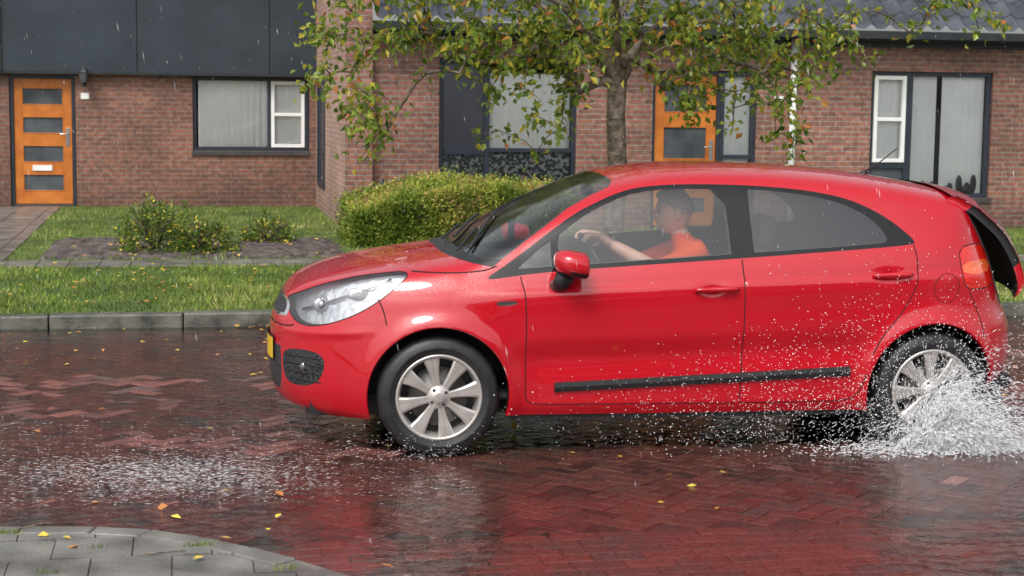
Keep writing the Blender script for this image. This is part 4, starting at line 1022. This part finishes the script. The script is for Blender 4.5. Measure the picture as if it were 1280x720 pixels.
def ballistic(o,n,vs,vn,vz,tmax,spread,zmin=.004,pw=1.0):
    P_=[];D_=[]
    while len(P_)<n:
        v=np.array([rng.normal(*vs),rng.normal(*vn),abs(rng.normal(*vz))]); t=rng.uniform(0,1)**pw*tmax
        p=np.array(o)+rng.normal(0,1,3)*np.array(spread)+v*t; p[2]=o[2]+v[2]*t-4.9*t*t
        if p[2]<zmin: continue
        P_.append(p);D_.append(v+np.array([0,0,-9.8*t]))
    return P_,D_
rwx,rwy,_=c2w(3.40,-.86); fwx,fwy,_=c2w(.83,-.86)
P_,D_,LL,RR=[],[],[],[]
rw=(rwx,rwy,.008); rw2=(rwx-.12,rwy,.008)
for (args,lm,rm) in(((rw,5200,(1.25,.70),(-.40,.35),(1.4,.5),.28,(.09,.04,.0),.004,1.1),(.018,.06),.0012),
                 ((rw,2600,(.45,.40),(-.45,.3),(2.4,.40),.42,(.06,.04,.0),.004,1.0),(.015,.05),.0012),
                 ((rw2,900,(-.55,.5),(-.5,.3),(1.8,.8),.38,(.10,.04,.0),.004,1.0),(.010,.045),.0010),
                 ((rw,1500,(1.6,1.0),(-.6,.6),(2.6,.9),.5,(.1,.05,.0),.004,1.0),(.006,.016),.0018),
                 ((rw,700,(-.8,1.0),(-.5,.4),(3.4,.8),.65,(.1,.05,.0),.004,1.0),(.005,.012),.0016),
                 (((fwx,fwy,.008),260,(-1.4,1.0),(-.5,.4),(.9,.6),.3,(.12,.04,.0),.004,1.0),(.006,.02),.0010)):
    p,d=ballistic(*args); P_+=p;D_+=d; LL+=list(rng.uniform(lm[0],lm[1],len(p))); RR+=list(rng.uniform(.5,1.5,len(p))*rm)
# coherent strands and sheets of water thrown up in arcs
for q in range(120):
    base_=rng.choice([0,1,2],p=[.5,.35,.15])
    v=np.array([[rng.normal(1.0,.5),rng.normal(-.5,.3),rng.uniform(1.2,2.3)],[rng.normal(.35,.25),rng.normal(-.5,.2),rng.uniform(2.0,3.1)],[rng.normal(-.7,.3),rng.normal(-.4,.2),rng.uniform(1.0,2.4)]][base_]); o_=np.array(rw)+np.array([rng.normal(0,.07),rng.normal(0,.03),0])
    rr0=rng.uniform(.0015,.0045)
    for t in np.linspace(.008,rng.uniform(.12,.33),40):
        p=o_+v*t; p[2]-=4.9*t*t
        if p[2]<.004: break
        P_.append(p+rng.normal(0,.002+.02*t,3)); D_.append(v+np.array([0,0,-9.8*t])); LL.append(.032); RR.append(rr0*(1-2.3*t)*rng.uniform(.5,1.2)+.0005)
drops('water_splash',P_,D_,LL,RR)
n=3200; s=1.0+3.0*rng.beta(3.4,1.2,n); z=.04+rng.beta(1.3,2.6,n)*1.0*(.30+.70*(s-1.0)/3.0); nn=8.20-rng.random(n)*.35
drops('spray_drops',np.stack([s,nn,z],1),np.stack([rng.normal(1,.4,n),np.zeros(n),rng.normal(.2,.8,n)],1),rng.uniform(.0035,.010,n),rng.gamma(2,.0006,n)+.0005)
n=2600; s=rng.normal(-.08,.38,n); nn=8.0+rng.normal(0,.24,n)-.12*s; z=np.abs(rng.normal(0,.009,n))+.007
n2=900; s=np.append(s,rng.uniform(-1.2,1.3,n2)); nn=np.append(nn,rng.uniform(7.4,9.4,n2)); z=np.append(z,np.abs(rng.normal(0,.008,n2))+.007); n+=n2
drops('road_spray',np.stack([s,nn,z],1),np.stack([rng.normal(-1,.2,n),rng.normal(0,.12,n),rng.normal(0,.08,n)],1),rng.uniform(.006,.03,n),rng.uniform(.0004,.0010,n))
n=3400; s=rwx+.15+rng.normal(0,.34,n); nn=rwy-.02+rng.normal(0,.10,n); z=np.abs(rng.normal(0,.012,n))+.006
drops('splash_foam',np.stack([s,nn,z],1),np.stack([rng.normal(1,.2,n),rng.normal(0,.3,n),rng.normal(0,.2,n)],1),rng.uniform(.006,.03,n),rng.uniform(.0008,.0028,n))
n=1500; d=rng.uniform(4.5,24,n); k=rng.uniform(-.42,.42,n)+.19; s=d*k; z=rng.uniform(0,4.5,n)
drops('rain',np.stack([s,d,z],1),np.tile([.18,.02,-1.],(n,1)),rng.uniform(.015,.05,n),rng.uniform(.0004,.0008,n))

# ------------------------------------------------------------------ CAMERA / LIGHT
cd=bpy.data.cameras.new('camera'); cam=bpy.data.objects.new('camera',cd); link(cam); scene.camera=cam
cd.sensor_width=36; cd.lens=36*2130/1280; cd.clip_end=1000; cd.clip_start=.05
cam.matrix_world=Matrix.Translation((0,0,1.79))@Matrix.Rotation(R(-11),4,'Z')@Matrix.Rotation(R(90-6.40),4,'X')@Matrix.Rotation(R(.7),4,'Z')
cd.dof.use_dof=True; cd.dof.focus_distance=9.0; cd.dof.aperture_fstop=6
w_=bpy.data.worlds.new('World'); scene.world=w_; w_.use_nodes=True; nt=w_.node_tree; nt.nodes.clear()
out=N(nt,'ShaderNodeOutputWorld'); bg=N(nt,'ShaderNodeBackground',Strength=.15); sky=N(nt,'ShaderNodeTexSky'); sky.sky_type='NISHITA'; sky.sun_disc=False
sky.sun_elevation=R(50); sky.sun_rotation=R(210); sky.air_density=1; sky.dust_density=4; sky.ozone_density=1
hs=N(nt,'ShaderNodeHueSaturation',Saturation=.25,Value=1.35)
nt.links.new(sky.outputs[0],hs.inputs['Color']); nt.links.new(hs.outputs[0],bg.inputs[0]); nt.links.new(bg.outputs[0],out.inputs[0])
sd=bpy.data.lights.new('sun','SUN'); sd.energy=1.5; sd.angle=R(22); sd.color=(1,.97,.93); so=bpy.data.objects.new('sun',sd); link(so); so.rotation_euler=(R(40),0,R(-30))
scene.view_settings.view_transform='Standard'; scene.view_settings.look='None'; scene.view_settings.exposure=0
